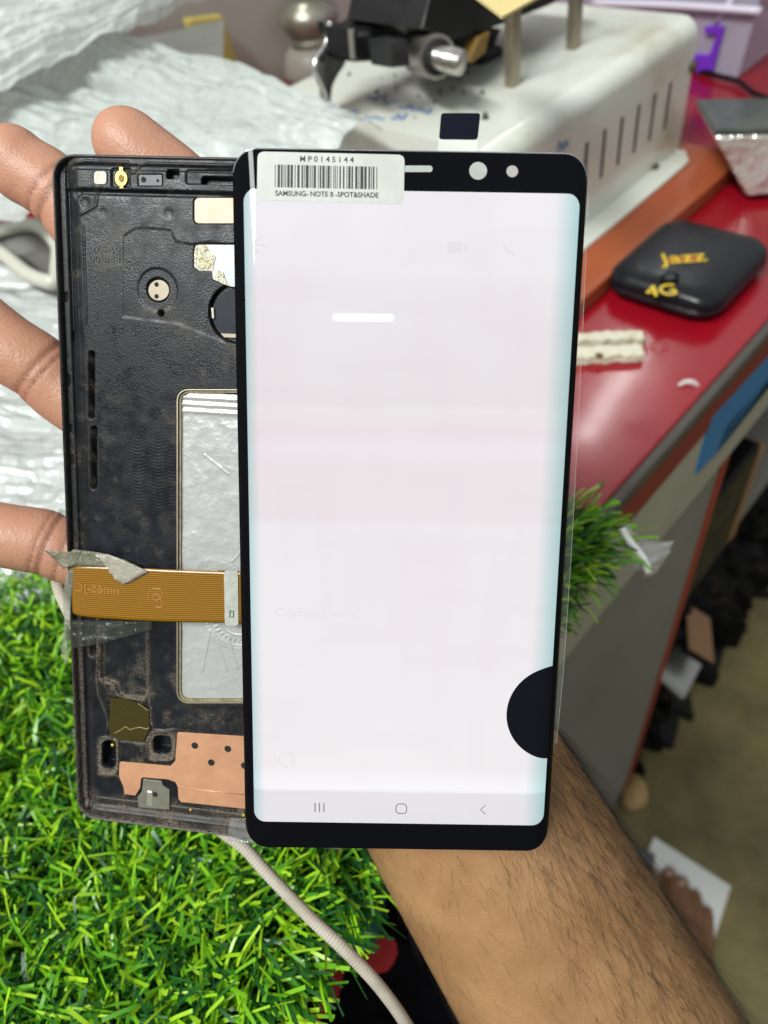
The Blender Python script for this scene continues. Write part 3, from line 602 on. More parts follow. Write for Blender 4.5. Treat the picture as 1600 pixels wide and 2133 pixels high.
tr = t.nodes.new('ShaderNodeBsdfTranslucent'); t.links.new(cr.outputs[0], tr.inputs[0]); mx = t.nodes.new('ShaderNodeMixShader'); mx.inputs[0].default_value = 0.25
t.links.new(p.outputs[0], mx.inputs[1]); t.links.new(tr.outputs[0], mx.inputs[2]); t.links.new(mx.outputs[0], t.nodes['Material Output'].inputs[0])
go = fast('grass', np.concatenate([v1, v2]), np.concatenate([q1, q2 + len(v1)]), gm); fattr(go, 'tone', np.concatenate([t1, t2])); tag(go, kind='stuff'); loc(go, tf)
# cloths below the turf's overhang
M['teal'] = mat('teal_cloth', (0.0, 0.10, 0.085), 0.7)
P = [onp(*a) for a in ((715, 1850, 2, .66), (815, 1800, 2, .66), (790, 1960, 2, .60), (740, 2000, 2, .60))]
g = upsample(np.array([[P[0], P[1]], [P[3], P[2]]]), 20, 20); g[:, :, 2] += 0.008 * fbm((20, 20), (4, 4), 3); o = sheet('teal_cloth', g, M['teal']); md = o.modifiers.new('th', 'SOLIDIFY'); md.thickness = 0.002
tag(o, 'teal cloth scrap showing below the turf edge by the forearm', 'cloth')
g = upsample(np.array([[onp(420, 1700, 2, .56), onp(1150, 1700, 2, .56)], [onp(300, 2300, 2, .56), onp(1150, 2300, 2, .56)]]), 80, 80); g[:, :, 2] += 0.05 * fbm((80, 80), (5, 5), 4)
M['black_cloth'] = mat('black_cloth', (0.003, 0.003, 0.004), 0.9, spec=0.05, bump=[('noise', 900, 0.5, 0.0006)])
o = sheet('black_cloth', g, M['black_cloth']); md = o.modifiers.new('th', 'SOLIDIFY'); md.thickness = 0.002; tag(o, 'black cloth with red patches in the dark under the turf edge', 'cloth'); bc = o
M['red_patch'] = mat('red_patch', (0.30, 0.004, 0.006), 0.6)
for (px, py, a, b) in ((640, 2085, .018, .010), (790, 1990, .008, .006), (560, 2150, .03, .012)):
    c = onp(px, py, 2, .60); r2 = random.Random(px)
    pl = [(c[0] + a * (1 + r2.uniform(-.2, .2)) * math.cos(t), c[1] + b * (1 + r2.uniform(-.2, .2)) * math.sin(t)) for t in np.linspace(0, 6.283, 15)[:-1]]
    prism('red_patch', pl, c[2], c[2] + .0015, M['red_patch'], bc)
# ------------------------------------------------------------------ braided charging cable
M['braid'] = attrmix(mat('braid', (0.46, 0.415, 0.345), 0.75, bump=[('noise', 3000, 0.4, 0.0003)], var=(120, (0.38, 0.335, 0.27), 0.4, 0.65)), 'weave', (0.17, 0.145, 0.11))
pth = smoothpath([dep(118, 1205, .205), dep(128, 1240, .204), dep(152, 1290, .2025), dep(210, 1420, .203), dep(330, 1600, .205), dep(440, 1712, .2035), dep(508, 1765, .203), dep(560, 1822, .202), dep(650, 1915, .2005), dep(720, 1980, .199), dep(790, 2055, .200), dep(850, 2140, .205), dep(900, 2240, .22)], 760)
V_, F_ = tube_geo(pth, 0.0017, 44); V_ = np.array(V_).reshape(len(pth), 44, 3); sl_ = np.concatenate([[0], np.cumsum(np.linalg.norm(np.diff(pth, axis=0), axis=1))])
ag = 2 * np.pi * np.arange(44) / 44; pa = np.sin(8 * ag[None, :] + sl_[:, None] * 2 * np.pi / 0.0019) * np.sin(8 * ag[None, :] - sl_[:, None] * 2 * np.pi / 0.0019)
V_ = V_ + (V_ - pth[:, None, :]) / 0.0017 * (0.00006 * pa)[:, :, None]
o = raw('charging_cable', V_.reshape(-1, 3), F_, M['braid']); fattr(o, 'weave', np.clip(-pa, 0, 1) ** 1.2 * .9); tag(o, 'beige braided cable running from the open phone frame over the turf', 'cable')
# ------------------------------------------------------------------ open phone frame
def rotv(w):
    th = np.linalg.norm(w); k = w / th; K = np.array([[0, -k[2], k[1]], [k[2], 0, -k[0]], [-k[1], k[0], 0]]); return np.eye(3) + np.sin(th) * K + (1 - np.cos(th)) * K @ K
FRt = np.array([-0.0737, -0.07926, 0.16297]); FRr = rotv(np.array([0.20285, 0.11786, 0.06189])); FW, FH = 74.8, 164.5
def Fm(px, py):           # position on the frame plane in millimetres from its upper left corner
    r = np.array([px - CX, py - CY, FPX]) / FPX; n_ = FRr[:, 2]; s = (FRt @ n_) / (r @ n_); q = FRr.T @ (r * s - FRt); return q[0] * 1000, q[1] * 1000
fr = thing('gutted_phone', 'open black phone shell with copper sheet and foil window held behind the lit screen', 'phone')
ax = np.stack([B @ FRr[:, 0], -(B @ FRr[:, 1]), -(B @ FRr[:, 2])], 1); og = C0 + B @ FRt
fr.matrix_world = Matrix([[*ax[0], og[0]], [*ax[1], og[1]], [*ax[2], og[2]], [0, 0, 0, 1]])
FE = fr
def FL(pts): return [(a / 1000, -b / 1000) for a, b in (Fm(*p) for p in pts)]       # pixel outline -> local metres
def sm(x, e0, e1): t = np.clip((x - e0) / (e1 - e0), 0, 1); return t * t * (3 - 2 * t)
st = 0.2; ga = np.arange(0.7, FW - 0.7, st); gb = np.arange(0.7, FH - 0.7, st); A_, B_ = np.meshgrid(ga, gb, indexing='ij')
def sdpoly(pts):          # signed distance (mm) to a polygon given in pixels, negative inside
    P = np.array([Fm(*p) for p in pts]); d = np.full(A_.shape, 1e9); ins = np.zeros(A_.shape, bool)
    for i in range(len(P)):
        a = P[i]; b = P[(i + 1) % len(P)]; e = b - a; wx, wy = A_ - a[0], B_ - a[1]; t = np.clip((wx * e[0] + wy * e[1]) / (e @ e + 1e-9), 0, 1)
        d = np.minimum(d, np.hypot(wx - e[0] * t, wy - e[1] * t)); c1 = (a[1] <= B_) & (b[1] > B_); c2 = (a[1] > B_) & (b[1] <= B_); cr_ = e[0] * wy - e[1] * wx
        ins ^= (c1 & (cr_ > 0)) | (c2 & (cr_ < 0))
    return np.where(ins, -d, d)
def sdline(pts, closed=False):
    P = np.array([Fm(*p) for p in pts]); d = np.full(A_.shape, 1e9)
    for i in range(len(P) - (0 if closed else 1)):
        a = P[i]; b = P[(i + 1) % len(P)]; e = b - a; wx, wy = A_ - a[0], B_ - a[1]; t = np.clip((wx * e[0] + wy * e[1]) / (e @ e + 1e-9), 0, 1)
        d = np.minimum(d, np.hypot(wx - e[0] * t, wy - e[1] * t))
    return d
def prr(x0, y0, x1, y1, r): return rrect(x0, y0, x1, y1, r, 5)
n1 = fbm(A_.shape, (9, 20), 31, 5); n2 = fbm(A_.shape, (30, 66), 32, 4); n3 = fbm(A_.shape, (4, 9), 33, 4)
Hh = np.full(A_.shape, -1.0); dust = np.clip(0.05 + 0.9 * n1, 0, 1) * 0.2
# curved shoulders along both long sides
sl = np.minimum(A_, FW - A_)
Hh -= 1.1 * (1 - sm(sl, 2.0, 6.4)) ; Hh += 0.35 * (1 - sm(sl, 2.3, 2.7)); Hh -= 0.5 * np.exp(-((sl - 2.9) / 0.28) ** 2)
rid = np.exp(-((A_ - 6.9) / 0.16) ** 2) * sm(B_, 14, 15) * (1 - sm(B_, 35, 37)); Hh += 0.22 * rid
rid2 = np.exp(-((A_ - 4.7) / 0.2) ** 2) * sm(B_, 16, 22); Hh += 0.10 * rid2
dust += 0.55 * (1 - sm(sl, 2.2, 2.8)) * (0.35 + 0.65 * sm(B_, 90, 120)) + 0.10 * np.exp(-((sl - 4.2) / 0.8) ** 2)
# top bar
bt_ = Fm(300, 397)[1]; Hh += 0.45 * (1 - sm(B_, bt_ - .35, bt_ + .1)) * sm(A_, 2, 3.5); Hh -= 0.35 * np.exp(-((B_ - bt_ - 0.45) / 0.5) ** 2) * sm(A_, 5, 7)
Hh -= 0.5 * (1 - sm(np.abs(B_ - 2.6), .3, .8)) * sm(A_, 4, 6) * 0.6
def rec(pts, depth, w=0.25, dst=0.0):
    global Hh, dust
    s = sdpoly(pts); Hh -= depth * sm(-s, -w / 2, w / 2); dust += dst * np.exp(-((s) / 0.45) ** 2); return s
def rib(pts, h, w, dst=0.0, closed=False):
    global Hh, dust
    d = sdline(pts, closed); Hh += h * np.exp(-(d / w) ** 2); dust += dst * np.exp(-(d / (w * 1.6)) ** 2); return d
Z3 = lambda x, y: (x / 3.478 + 80, y / 3.478 + 300)
Z5 = lambda x, y: (x / 3.478 + 80, y / 3.478 + 800)
Z6 = lambda x, y: (x / 3.3333 + 80, y / 3.3333 + 1330)
rec(prr(229, 349, 268, 389, 4), 0.5); rec(prr(346, 352, 369, 370, 3), 2.4); rec(prr(385, 353, 520, 382, 6), 0.35); rec(prr(418, 367, 520, 382, 5), 2.2)
rec(prr(193, 355, 220, 383, 6), 0.2); rec(prr(285, 362, 336, 386, 2), 0.3)
rib([Z3(640, 205), Z3(690, 200), Z3(725, 150), Z3(780, 135), Z3(1400, 150)], 0.25, 0.22, 0.25); rib([Z3(165, 175), Z3(230, 140), Z3(330, 118), Z3(640, 125)], 0.2, 0.25, .1)
rib([Z3(290, 500), Z3(330, 480), Z3(400, 440), Z3(415, 330)], 0.2, 0.3, .25)
for c, r, d in ((Z3(265, 350), 9, -.3), (Z3(320, 410), 9, -.25), (Z3(455, 490), 8, -.12), (Z3(930, 495), 9, -.15), (Z3(420, 300), 10, .2)):
    q = Fm(*c); dd = np.hypot(A_ - q[0], B_ - q[1]) / (r / 8.5); Hh += d * np.exp(-dd ** 4); dust += .25 * np.exp(-((dd - 1.1) / .25) ** 2)
# worn recesses in the plate
s = rec([Z3(600, 660), Z3(680, 610), Z3(740, 600), Z3(890, 610), Z3(950, 620), Z3(980, 700), Z3(1100, 720), Z3(1240, 700), Z3(1400, 730), (520, 500), (520, 800), Z3(1350, 1440), Z3(1200, 1380), Z3(1000, 1300), Z3(600, 1250)], 0.10, 0.5, .05)
for (x, y, r) in ((180, 760, 3.2), (850, 640, 2.6)):
    pass
# long slots down the left side
rec(prr(180, 731, 192, 872, 5), 2.4, .2, .35); rec(prr(185, 889, 197, 1020, 5), 2.4, .2, .35)
rec(prr(134, 885, 141, 901, 3), 0.5); rec(prr(138, 950, 145, 970, 3), 0.5); rec(prr(125, 608, 132, 628, 3), 0.5); rec(prr(131, 782, 137, 803, 3), .5); rec(prr(140, 690, 148, 712, 3), .4)
# recesses that hold other parts
rec(prr(400, 409, 560, 464, 9), 0.35); rec([(400, 520), (403, 508), (412, 506), (540, 508), (540, 600), (478, 597), (440, 582), (439, 563), (400, 555)], 0.3)
q = Fm(324, 603); dd = np.hypot(A_ - q[0], B_ - q[1]) / 2.62; Hh -= 0.9 * sm(-dd, -1.04, -0.96); Hh -= 0.15 * sm(-dd, -1.9, -1.7)
q = Fm(491, 652); dd = np.hypot(A_ - q[0], B_ - q[1]) / 6.4; Hh -= 1.2 * sm(-dd, -1.05, -0.98)
q = Fm(331.6, 652); dd = np.hypot(A_ - q[0], B_ - q[1]) / .65; Hh -= 2.2 * sm(-dd, -1.2, -0.8); dust += .5 * np.exp(-((dd - 1) / .3) ** 2)
win = prr(366, 812, 660, 1467, 22); sw = rec(win, 2.2, .3); dust += 0.15 * np.exp(-(sw / .6) ** 2)
# machining marks left by the cutter
for (x0, x1, y0, y1) in ((262, 303, 900, 1085), (305, 345, 900, 1100), (346, 362, 930, 1100)):
    (a0, b0), (a1, b1) = Fm(x0, y0), Fm(x1, y1); cc = (a0 + a1) / 2; hw = (a1 - a0) / 2
    m_ = sm(-np.abs(A_ - cc), -hw, -hw * .85) * sm(B_, b0 - 3, b0 + 4) * (1 - sm(B_, b1 - 6, b1)); arc = B_ + 0.35 * ((A_ - cc) / hw) ** 2 * hw
    Hh += m_ * (0.018 * np.sin(arc * 2 * np.pi / 0.8) - 0.05)
q = Fm(300, 965); bl = np.exp(-(((A_ - q[0]) / 7) ** 2 + ((B_ - q[1]) / 3.5) ** 2)); Hh += bl * 0.05 * n2
# lower compartments
sA = rec([Z6(418, -160), Z6(418, 290), Z6(450, 315), Z6(515, 328), Z6(535, 395), Z6(575, 425), Z6(715, 435), Z6(738, 405), Z6(728, -160)], 1.2, .5, 1.0)
rib([Z6(395, -120), Z6(395, 150), Z6(392, 300), Z6(405, 410), Z6(440, 490), Z6(468, 560), Z6(475, 640)], 0.45, .2, .6)
rib([Z6(400, 160), Z6(430, 320), Z6(470, 380), Z6(480, 450)], .25, .25, .2)
rib([Z6(757, -140), Z6(760, 300), Z6(765, 600), Z6(800, 650), Z6(860, 655), Z6(930, 645)], 0.45, .22, .55)
rec(prr(*Z6(330, 0), *Z6(392, 140), 8), 2.6, .3, .6)
for (x0, y0, x1, y1, ix0, iy0, ix1, iy1, r) in ((398, 700, 545, 958, 432, 725, 520, 912, 14), (745, 665, 942, 862, 788, 692, 905, 810, 14)):
    s0 = sdpoly(prr(*Z6(x0, y0), *Z6(x1, y1), r)); s1 = sdpoly(prr(*Z6(ix0, iy0), *Z6(ix1, iy1), r * .8))
    Hh += 0.35 * np.exp(-(s0 / .28) ** 2); Hh -= 3.6 * sm(-s1, -.15, .15); dust += 1.0 * sm(-s0, 0, .3) * sm(s1, 0.1, .6) + .3 * np.exp(-(s0 / .5) ** 2)
rec([Z6(470, 420), Z6(600, 430), Z6(765, 470), Z6(775, 640), Z6(730, 745), Z6(550, 725), Z6(470, 690)], .5, .3, .15)
rib([Z6(400, 955), Z6(440, 970), Z6(530, 965), Z6(570, 1000), Z6(585, 1050), Z6(590, 1200)], 0.3, .25, .45)
# bottom lip
bl_ = FH - B_; Hh += 0.25 * np.exp(-((bl_ - 6.4) / .25) ** 2) * sm(A_, 4, 6); Hh -= 0.5 * np.exp(-((bl_ - 4.6) / .8) ** 2); Hh += .3 * np.exp(-((bl_ - 2.8) / .3) ** 2)
dust += 0.75 * (1 - sm(bl_, 5.5, 9.5)) * np.clip(.55 + 1.6 * n1 + .8 * n2, 0, 1)
low = sm(B_, 112, 135); dust += low * np.clip(0.05 + 1.2 * n3 + 1.0 * n2, 0, 1) * 0.16
dust += np.clip(n1 * 1.2 + n2 * 1.4 - 0.2, 0, 1) * 0.6
for (x, y, ra, rb, k) in ((220, 480, 9, 4, .35), (250, 480, 5, 3, .3), (395, 705, 6, 3, .5), (380, 1400, 4, 5, .4), (440, 1500, 9, 2.5, .5), (300, 1090, 8, 5, .35), (235, 1050, 4, 3, .3)):
    q = Fm(x, y); dust += k * np.exp(-(((A_ - q[0]) / ra) ** 2 + ((B_ - q[1]) / rb) ** 2)) * np.clip(.4 + 3 * n2, 0, 1.5)
Hh += 0.03 * n1
# clear the bed under flat inserts
def inrr(a, b, r, W_, H_):
    qx = np.maximum(np.abs(a - W_ / 2) - (W_ / 2 - r), 0); qy = np.maximum(np.abs(b - H_ / 2) - (H_ / 2 - r), 0); return np.hypot(qx, qy) <= r
cen = (A_[:-1, :-1] + .1, B_[:-1, :-1] + .1); keep = inrr(cen[0] - .6, cen[1] - .6, 4.6, FW - 1.2, FH - 1.2)
M['chassis'] = attrmix(mat('chassis', (0.0035, 0.0045, 0.007), 0.36, spec=0.24, rvar=(260, 0.16, 0.5), bump=[('noise', 2500, 0.25, 0.0003)], var=(140, (0.008, 0.010, 0.014), 0.4, 0.65)), 'dust', (0.155, 0.125, 0.092), 0.85, 1800)
ch = fast('chassis', np.stack([A_ / 1000, -B_ / 1000, Hh / 1000], 2).reshape(-1, 3), gridq(*A_.shape, keep)[:, ::-1], M['chassis'], fr); fattr(ch, 'dust', np.clip((dust + 0.5 * np.clip(n2 * 1.5 + n1 * 1.5 - .25, 0, 1)) * (0.6 + 0.35 * sm(B_, 105, 125)), 0, 1))
# outer rim wall
prof_ = [(1.1, -1.9), (1.0, -0.9), (0.75, -0.35), (0.45, -0.12), (0.2, -0.35), (0.0, -1.0), (0.0, -3.6), (0.3, -4.8), (1.4, -5.6)]
V = []; Fc = []; n = 0; dv = []
for off, z in prof_:
    p = rrect(off, off, FW - off, FH - off, max(5.2 - off, 1), 10)
    # resample the long edges so dust can vary along them
    q = []
    for i in range(len(p)):
        a, b = np.array(p[i]), np.array(p[(i + 1) % len(p)]); k = max(1, int(np.linalg.norm(np.array(p[i]) - p[(i + 1) % len(p)]) / 1.5)) if n == 0 else cnt[i]
        q += [tuple(a + (b - a) * t / k) for t in range(k)]
        if n == 0: cnt = (cnt if i else []) + [k]
    n = len(q); V += [(x / 1000, -y / 1000, z / 1000) for x, y in q]; dv += [0.10 + 0.5 * max(0, min(1, (y - 95) / 50)) * (1 if off > .15 else .45) for x, y in q]
for i in range(len(prof_) - 1):
    for k in range(n): Fc.append((i * n + k, i * n + (k + 1) % n, (i + 1) * n + (k + 1) % n, (i + 1) * n + k))
Fc.append(tuple((len(prof_) - 1) * n + k for k in range(n)))
M['rim'] = attrmix(mat('rim', (0.006, 0.007, 0.009), 0.2, spec=0.35, rvar=(500, 0.16, 0.45)), 'dust', (0.19, 0.16, 0.125), 0.85, 1500)
rm = raw('rim', V, Fc, M['rim'], fr); fattr(rm, 'dust', dv)
for p_ in (rm,):
    bm = bmesh.new(); bm.from_mesh(p_.data); bmesh.ops.recalc_face_normals(bm, faces=bm.faces); bm.to_mesh(p_.data); bm.free(); p_.data.polygons.foreach_set('use_smooth', [True] * len(p_.data.polygons))
def fp(name, pts, z0, z1, m, bev=0.0): return prism(name, FL(pts), z0 / 1000, z1 / 1000, m, fr, bev / 1000)
# inserts
M['white_pad'] = mat('white_pad', (0.48, 0.465, 0.40), 0.5, var=(900, (0.40, 0.36, 0.25), .5, .7))
M['gold'] = mat('gold', (0.50, 0.32, 0.08), 0.25, 1.0)
M['tan_metal'] = mat('tan_metal', (0.30, 0.255, 0.20), 0.42, 0.25, var=(260, (0.27, 0.215, 0.13), .45, .75))
M['grey_metal_pad'] = mat('grey_metal_pad', (0.26, 0.28, 0.285), 0.35, 0.3, var=(200, (0.30, 0.31, 0.28), .4, .7))
M['torn_foil'] = mat('torn_foil', (0.56, 0.54, 0.42), 0.3, 0.35, bump=[('noise', 900, 0.9, 0.0012)], var=(500, (0.45, 0.37, 0.15), .5, .7))
fp('white_pad', prr(193.5, 355.5, 219.5, 382.5, 6), -0.75, -0.45, M['white_pad'], 0.05)
c = Fm(249.5, 370); g_ = prism('gold_contact', circ(c[0] / 1000, -c[1] / 1000, .00155, 24, .0018), -.0011, -.0006, M['gold'], fr, .0002)
for dy in (-2.0, 2.0): prism('contact_tab', rrect(c[0] / 1000 - .0004, -(c[1] + dy) / 1000 - .0003, c[0] / 1000 + .0004, -(c[1] + dy) / 1000 + .0003, .0001, 2), -.0011, -.0007, M['gold'], g_)
prism('contact_gem', circ(c[0] / 1000 + .0001, -c[1] / 1000, .0007, 16, .0008), -.0006, -.0004, mat('amber_gem', (0.30, 0.16, 0.03), 0.1, coat=1.0), g_, .0001)
sn = fp('sensor_block', prr(287, 363, 335, 385, 1.5), -1.0, -0.58, mat('sensor', (0.016, 0.017, 0.028), 0.4), 0.05)
for x, y, r in ((297, 373, .62), (326.7, 375, .34)):
    c = Fm(x, y); prism('sensor_hole', circ(c[0] / 1000, -c[1] / 1000, r / 1000, 18), -.0006, -.00055, M['dark_hole'], sn)
fp('metal_pad', prr(401.5, 410, 558, 463, 9), -1.5, -1.17, M['tan_metal'])
fp('metal_pad', [(401, 521), (404, 510), (412, 508), (540, 509), (540, 599), (478, 596), (441, 581), (440, 562), (401, 554)], -1.5, -1.15, M['grey_metal_pad'])
fp('torn_foil', [(401, 522), (406, 510), (425, 508), (432, 520), (446, 532), (442, 548), (440, 562), (413, 563), (401, 554)], -1.14, -1.0, M['torn_foil'])
fp('torn_foil', [(442, 577), (452, 562), (462, 566), (468, 585), (478, 596), (460, 590)], -1.13, -0.98, M['torn_foil'])
rp2 = fp('round_pad', [(324 + 21.5 * math.cos(t), 603 + 21.5 * math.sin(t)) for t in np.linspace(0, 6.283, 33)[:-1]], -2.0, -1.72, M['tan_metal'])
for y in (591, 616):
    c = Fm(319.5, y); prism('pad_hole', circ(c[0] / 1000, -c[1] / 1000, .00052, 16), -.00172, -.00168, M['dark_hole'], rp2)
fp('camera_blank', [(491 + 54 * math.cos(t), 652 + 54 * math.sin(t)) for t in np.linspace(0, 6.283, 49)[:-1]], -2.4, -2.1, mat('blue_black', (0.009, 0.012, 0.019), 0.5, spec=.2, var=(300, (0.016, 0.019, 0.025), .4, .7)))
fp('foam_edge', [(435, 640), (440, 640), (441, 662), (437, 662)], -2.1, -1.5, M['white_pad']); fp('foam_edge', [(455, 694), (520, 696), (520, 704), (462, 702)], -2.1, -1.6, M['tan_metal'])
M['emboss'] = mat('emboss', (0.014, 0.016, 0.019), 0.3)
for s, y0, y1 in (('075A0', 509, 526), ('00BM8', 529, 548)):
    (a0, b0), (a1, b1) = Fm(182, y0), Fm(246, y1); text('embossed_lettering', s, 0.003, M['emboss'], fr, (a0 + a1) / 2000, -(b0 + b1) / 2000, -.00095, width=(a1 - a0) / 1000, height=(b1 - b0) / 1000 * .82, ext=.00012, mirror=False)
# battery window: foil floor with wrinkles, khaki wall, bright lip
(a0, b0), (a1, b1) = Fm(369, 816), Fm(640, 1463); a0, a1, b0, b1 = Fm(372, 1140)[0] - .25, 60.0, b0, Fm(380, 1461)[1]
nn_, mm_ = 200, 520; ua = np.linspace(a0, a1, nn_); ub = np.linspace(b0, b1, mm_); UA, UB = np.meshgrid(ua, ub, indexing='ij')
k1 = fbm(UA.shape, (5, 14), 41, 5); k2 = fbm(UA.shape, (4, 10), 42, 3); cz = np.abs(k1) ** .8
z = -2.0 + 0.22 * k2 - 0.30 * np.minimum(cz, .3) + 0.03 * fbm(UA.shape, (40, 110), 43, 2)
for bb in (1.2, 2.8, 4.4): z += 0.28 * np.exp(-((UB - b0 - bb) / .5) ** 2)
z += 0.30 * (1 - sm(UA - a0, .2, 1.2)) * 0.4
q = Fm(490, 1290); R_ = np.hypot(UA - q[0], UB - q[1]); ang = np.arctan2(UB - q[1], UA - q[0])      # pressed round seal
z += 0.10 * np.exp(-((R_ - 8.4) / .3) ** 2) * (0.5 + .5 * np.sin(ang * 70)) + .08 * np.exp(-((R_ - 7.6) / .18) ** 2) + 0.10 * np.exp(-((R_ - 6.3) / .5) ** 2) * np.sin(ang * 34) + .10 * np.exp(-((R_ - 4.8) / .2) ** 2)
for (x0, y0, x1, y1) in ((415, 1405, 432, 1320), (468, 1405, 448, 1345), (490, 1400, 470, 1330), (478, 1175, 500, 1150), (420, 950, 470, 990)):
    p0 = np.array(Fm(x0, y0)); p1 = np.array(Fm(x1, y1)); e = p1 - p0; t = np.clip(((UA - p0[0]) * e[0] + (UB - p0[1]) * e[1]) / (e @ e + 1e-9), 0, 1); z += .16 * np.exp(-(np.hypot(UA - p0[0] - e[0] * t, UB - p0[1] - e[1] * t) / .2) ** 2)
M['foil'] = mat('battery_foil', (0.40, 0.405, 0.39), 0.3, 0.25, spec=0.5, coat=0.5, rvar=(300, 0.22, 0.45), bump=[('noise', 500, 0.10, 0.0008)])
sheet('battery_foil', np.stack([UA / 1000, -UB / 1000, z / 1000], 2)[:, ::-1], M['foil'], fr)
M['lip'] = mat('window_lip', (0.50, 0.45, 0.35), 0.35, 0.8); M['khaki'] = mat('khaki_wall', (0.24, 0.205, 0.12), 0.6, var=(500, (0.13, 0.105, 0.05), .4, .7))
def ringpart(name, pts, o0, o1, z0, z1, m):
    P = np.array(FL(pts)); nx = np.roll(P, -1, 0) - np.roll(P, 1, 0); nx /= np.linalg.norm(nx, axis=1)[:, None]; nv = np.stack([nx[:, 1], -nx[:, 0]], 1)
    if np.sum(P[:, 0] * np.roll(P[:, 1], -1) - P[:, 1] * np.roll(P[:, 0], -1)) < 0: nv = -nv
    a = P + nv * o0 / 1000; b = P + nv * o1 / 1000; n = len(P); V = [(x, y, z0 / 1000) for x, y in a] + [(x, y, z1 / 1000) for x, y in a] + [(x, y, z1 / 1000) for x, y in b] + [(x, y, z0 / 1000) for x, y in b]
    Fc = []
    for k in range(n):
        j = (k + 1) % n
        for s in range(4): Fc.append((s * n + k, s * n + j, ((s + 1) % 4) * n + j, ((s + 1) % 4) * n + k))
    return raw(name, V, Fc, m, fr, False)
ringpart('window_lip', win, 0.12, -0.10, -1.6, -0.9, M['lip']); ringpart('window_wall', win, -0.11, -0.75, -2.3, -1.5, M['khaki'])
# copper sheet
cop = [(958, 668), (966, 660), (1450, 690), (1700, 705), (1700, 1215), (1455, 1195), (985, 1145), (968, 1128), (965, 1100), (963, 1040), (945, 1005), (890, 985), (715, 972), (704, 985), (700, 1045), (665, 1100), (590, 1090), (586, 1040), (560, 985), (552, 960), (555, 875), (563, 865), (910, 895), (945, 860)]
M['copper'] = mat('copper', (0.60, 0.315, 0.18), 0.42, 0.35, var=(120, (0.53, 0.265, 0.15), .35, .7), rvar=(250, 0.34, 0.5), bump=[('noise', 160, 0.18, 0.0015)])
co_ = fp('copper_sheet', [Z6(*p) for p in cop], -0.9, -0.62, M['copper'], 0.04)
for x, y in ((1080, 752), (1310, 775), (1195, 870), (1425, 892)):
    c = Fm(*Z6(x, y)); prism('copper_hole', circ(c[0] / 1000, -c[1] / 1000, .00090, 22), -.00062, -.00058, M['dark_hole'], co_)
cr1 = [Fm(*Z6(965, 1045)), Fm(*Z6(1460, 1098))]
tube('pressed_crease', [(cr1[0][0] / 1000, -cr1[0][1] / 1000, -.0007), (cr1[1][0] / 1000, -cr1[1][1] / 1000, -.0007)], .0002, M['copper'], co_, ns=10)
# clip
M['clip'] = mat('dusty_clip', (0.19, 0.185, 0.145), 0.4, 0.3, var=(500, (0.15, 0.14, 0.11), .4, .7))
ck = fp('metal_clip', [Z6(*p) for p in [(722, 985), (850, 1000), (860, 1030), (905, 1060), (905, 1198), (690, 1180), (682, 1110), (715, 1070)]], -1.2, -0.5, M['clip'], 0.08)
c = Fm(*Z6(805, 1090)); prism('clip_hole', circ(c[0] / 1000, -c[1] / 1000, .0007, 16), -.0005, -.00045, M['dark_hole'], ck)
fp('clip_window', [Z6(*p) for p in [(752, 1062), (786, 1066), (786, 1170), (748, 1165)]], -0.5, -0.46, mat('clip_glass', (0.20, 0.21, 0.16), 0.15)).parent = ck
c = Fm(*Z6(768, 1070)); prism('clip_glint', rrect(c[0] / 1000 - .0006, -c[1] / 1000 - .0002, c[0] / 1000 + .0006, -c[1] / 1000 + .0003, .0001, 2), -.00045, -.0003, mat('painted_glint', (.8, .8, .75), .3), ck)  # glint on the clip, put in as a small white piece
# olive insulating tape
M['kapton'] = mat('olive_tape', (0.035, 0.027, 0.003), 0.12, spec=.3, coat=0.25, bump=[('noise', 260, 0.35, 0.0015)])
fp('insulating_tape', [Z6(*p) for p in [(490, 425), (600, 432), (680, 465), (752, 512), (762, 640), (712, 735), (540, 718), (492, 690), (478, 640)]], -1.2, -1.02, M['kapton'])
for pts in ([(512, 672), (560, 648), (590, 626), (606, 634), (628, 646), (662, 634), (700, 630), (735, 641), (758, 632)], [(680, 462), (720, 490), (756, 514)]):
    P = [np.array([a / 1000, -b / 1000, -.0010]) for a, b in (Fm(*Z6(*p)) for p in pts)]; tube('tape_crease', smoothpath(P, 10), .00007, mat('amber_crease', (0.42, 0.31, 0.10), 0.2), fr, ns=6)
for x, y in ((500, 755), (1045, 1205), (1415, 1245)):
    c = Fm(*Z6(x, y)); tube('amber_bead', [(c[0] / 1000, -c[1] / 1000, -.0013), (c[0] / 1000 + .0002, -c[1] / 1000 + .0002, -.0007)], [.0005, .0003], mat('amber_bead', (0.55, 0.38, 0.0), 0.15), fr, ns=10)
# ------------------------------------------------------------------ lit display panel
DP = np.array([-0.03088573, -0.07437088, 0.15099691]); DU = np.array([0.99988204, 0.01524093, 0.00190029]); DV = np.array([-0.01533642, 0.98404638, 0.17724985])
DN = np.array([8.31482771e-04, -1.77258090e-01, 9.84164050e-01]); DW, DH = 0.0728, 0.15795
DC = DP + DU * DW / 2 + DV * DH / 2
def Dl(px, py):
    r = np.array([px - CX, py - CY, FPX]) / FPX; s = (DC @ DN) / (r @ DN); q = r * s - DC; return np.array([q @ DU, -(q @ DV)])
dp = thing('phone_screen', 'lit phone screen panel with black borders and white barcode sticker held in a hand', 'phone screen')
ax = np.stack([B @ DU, -(B @ DV), -(B @ DN)], 1); og = C0 + B @ DC
dp.matrix_world = Matrix([[*ax[0], og[0]], [*ax[1], og[1]], [*ax[2], og[2]], [0, 0, 0, 1]])
EC = 0.0056
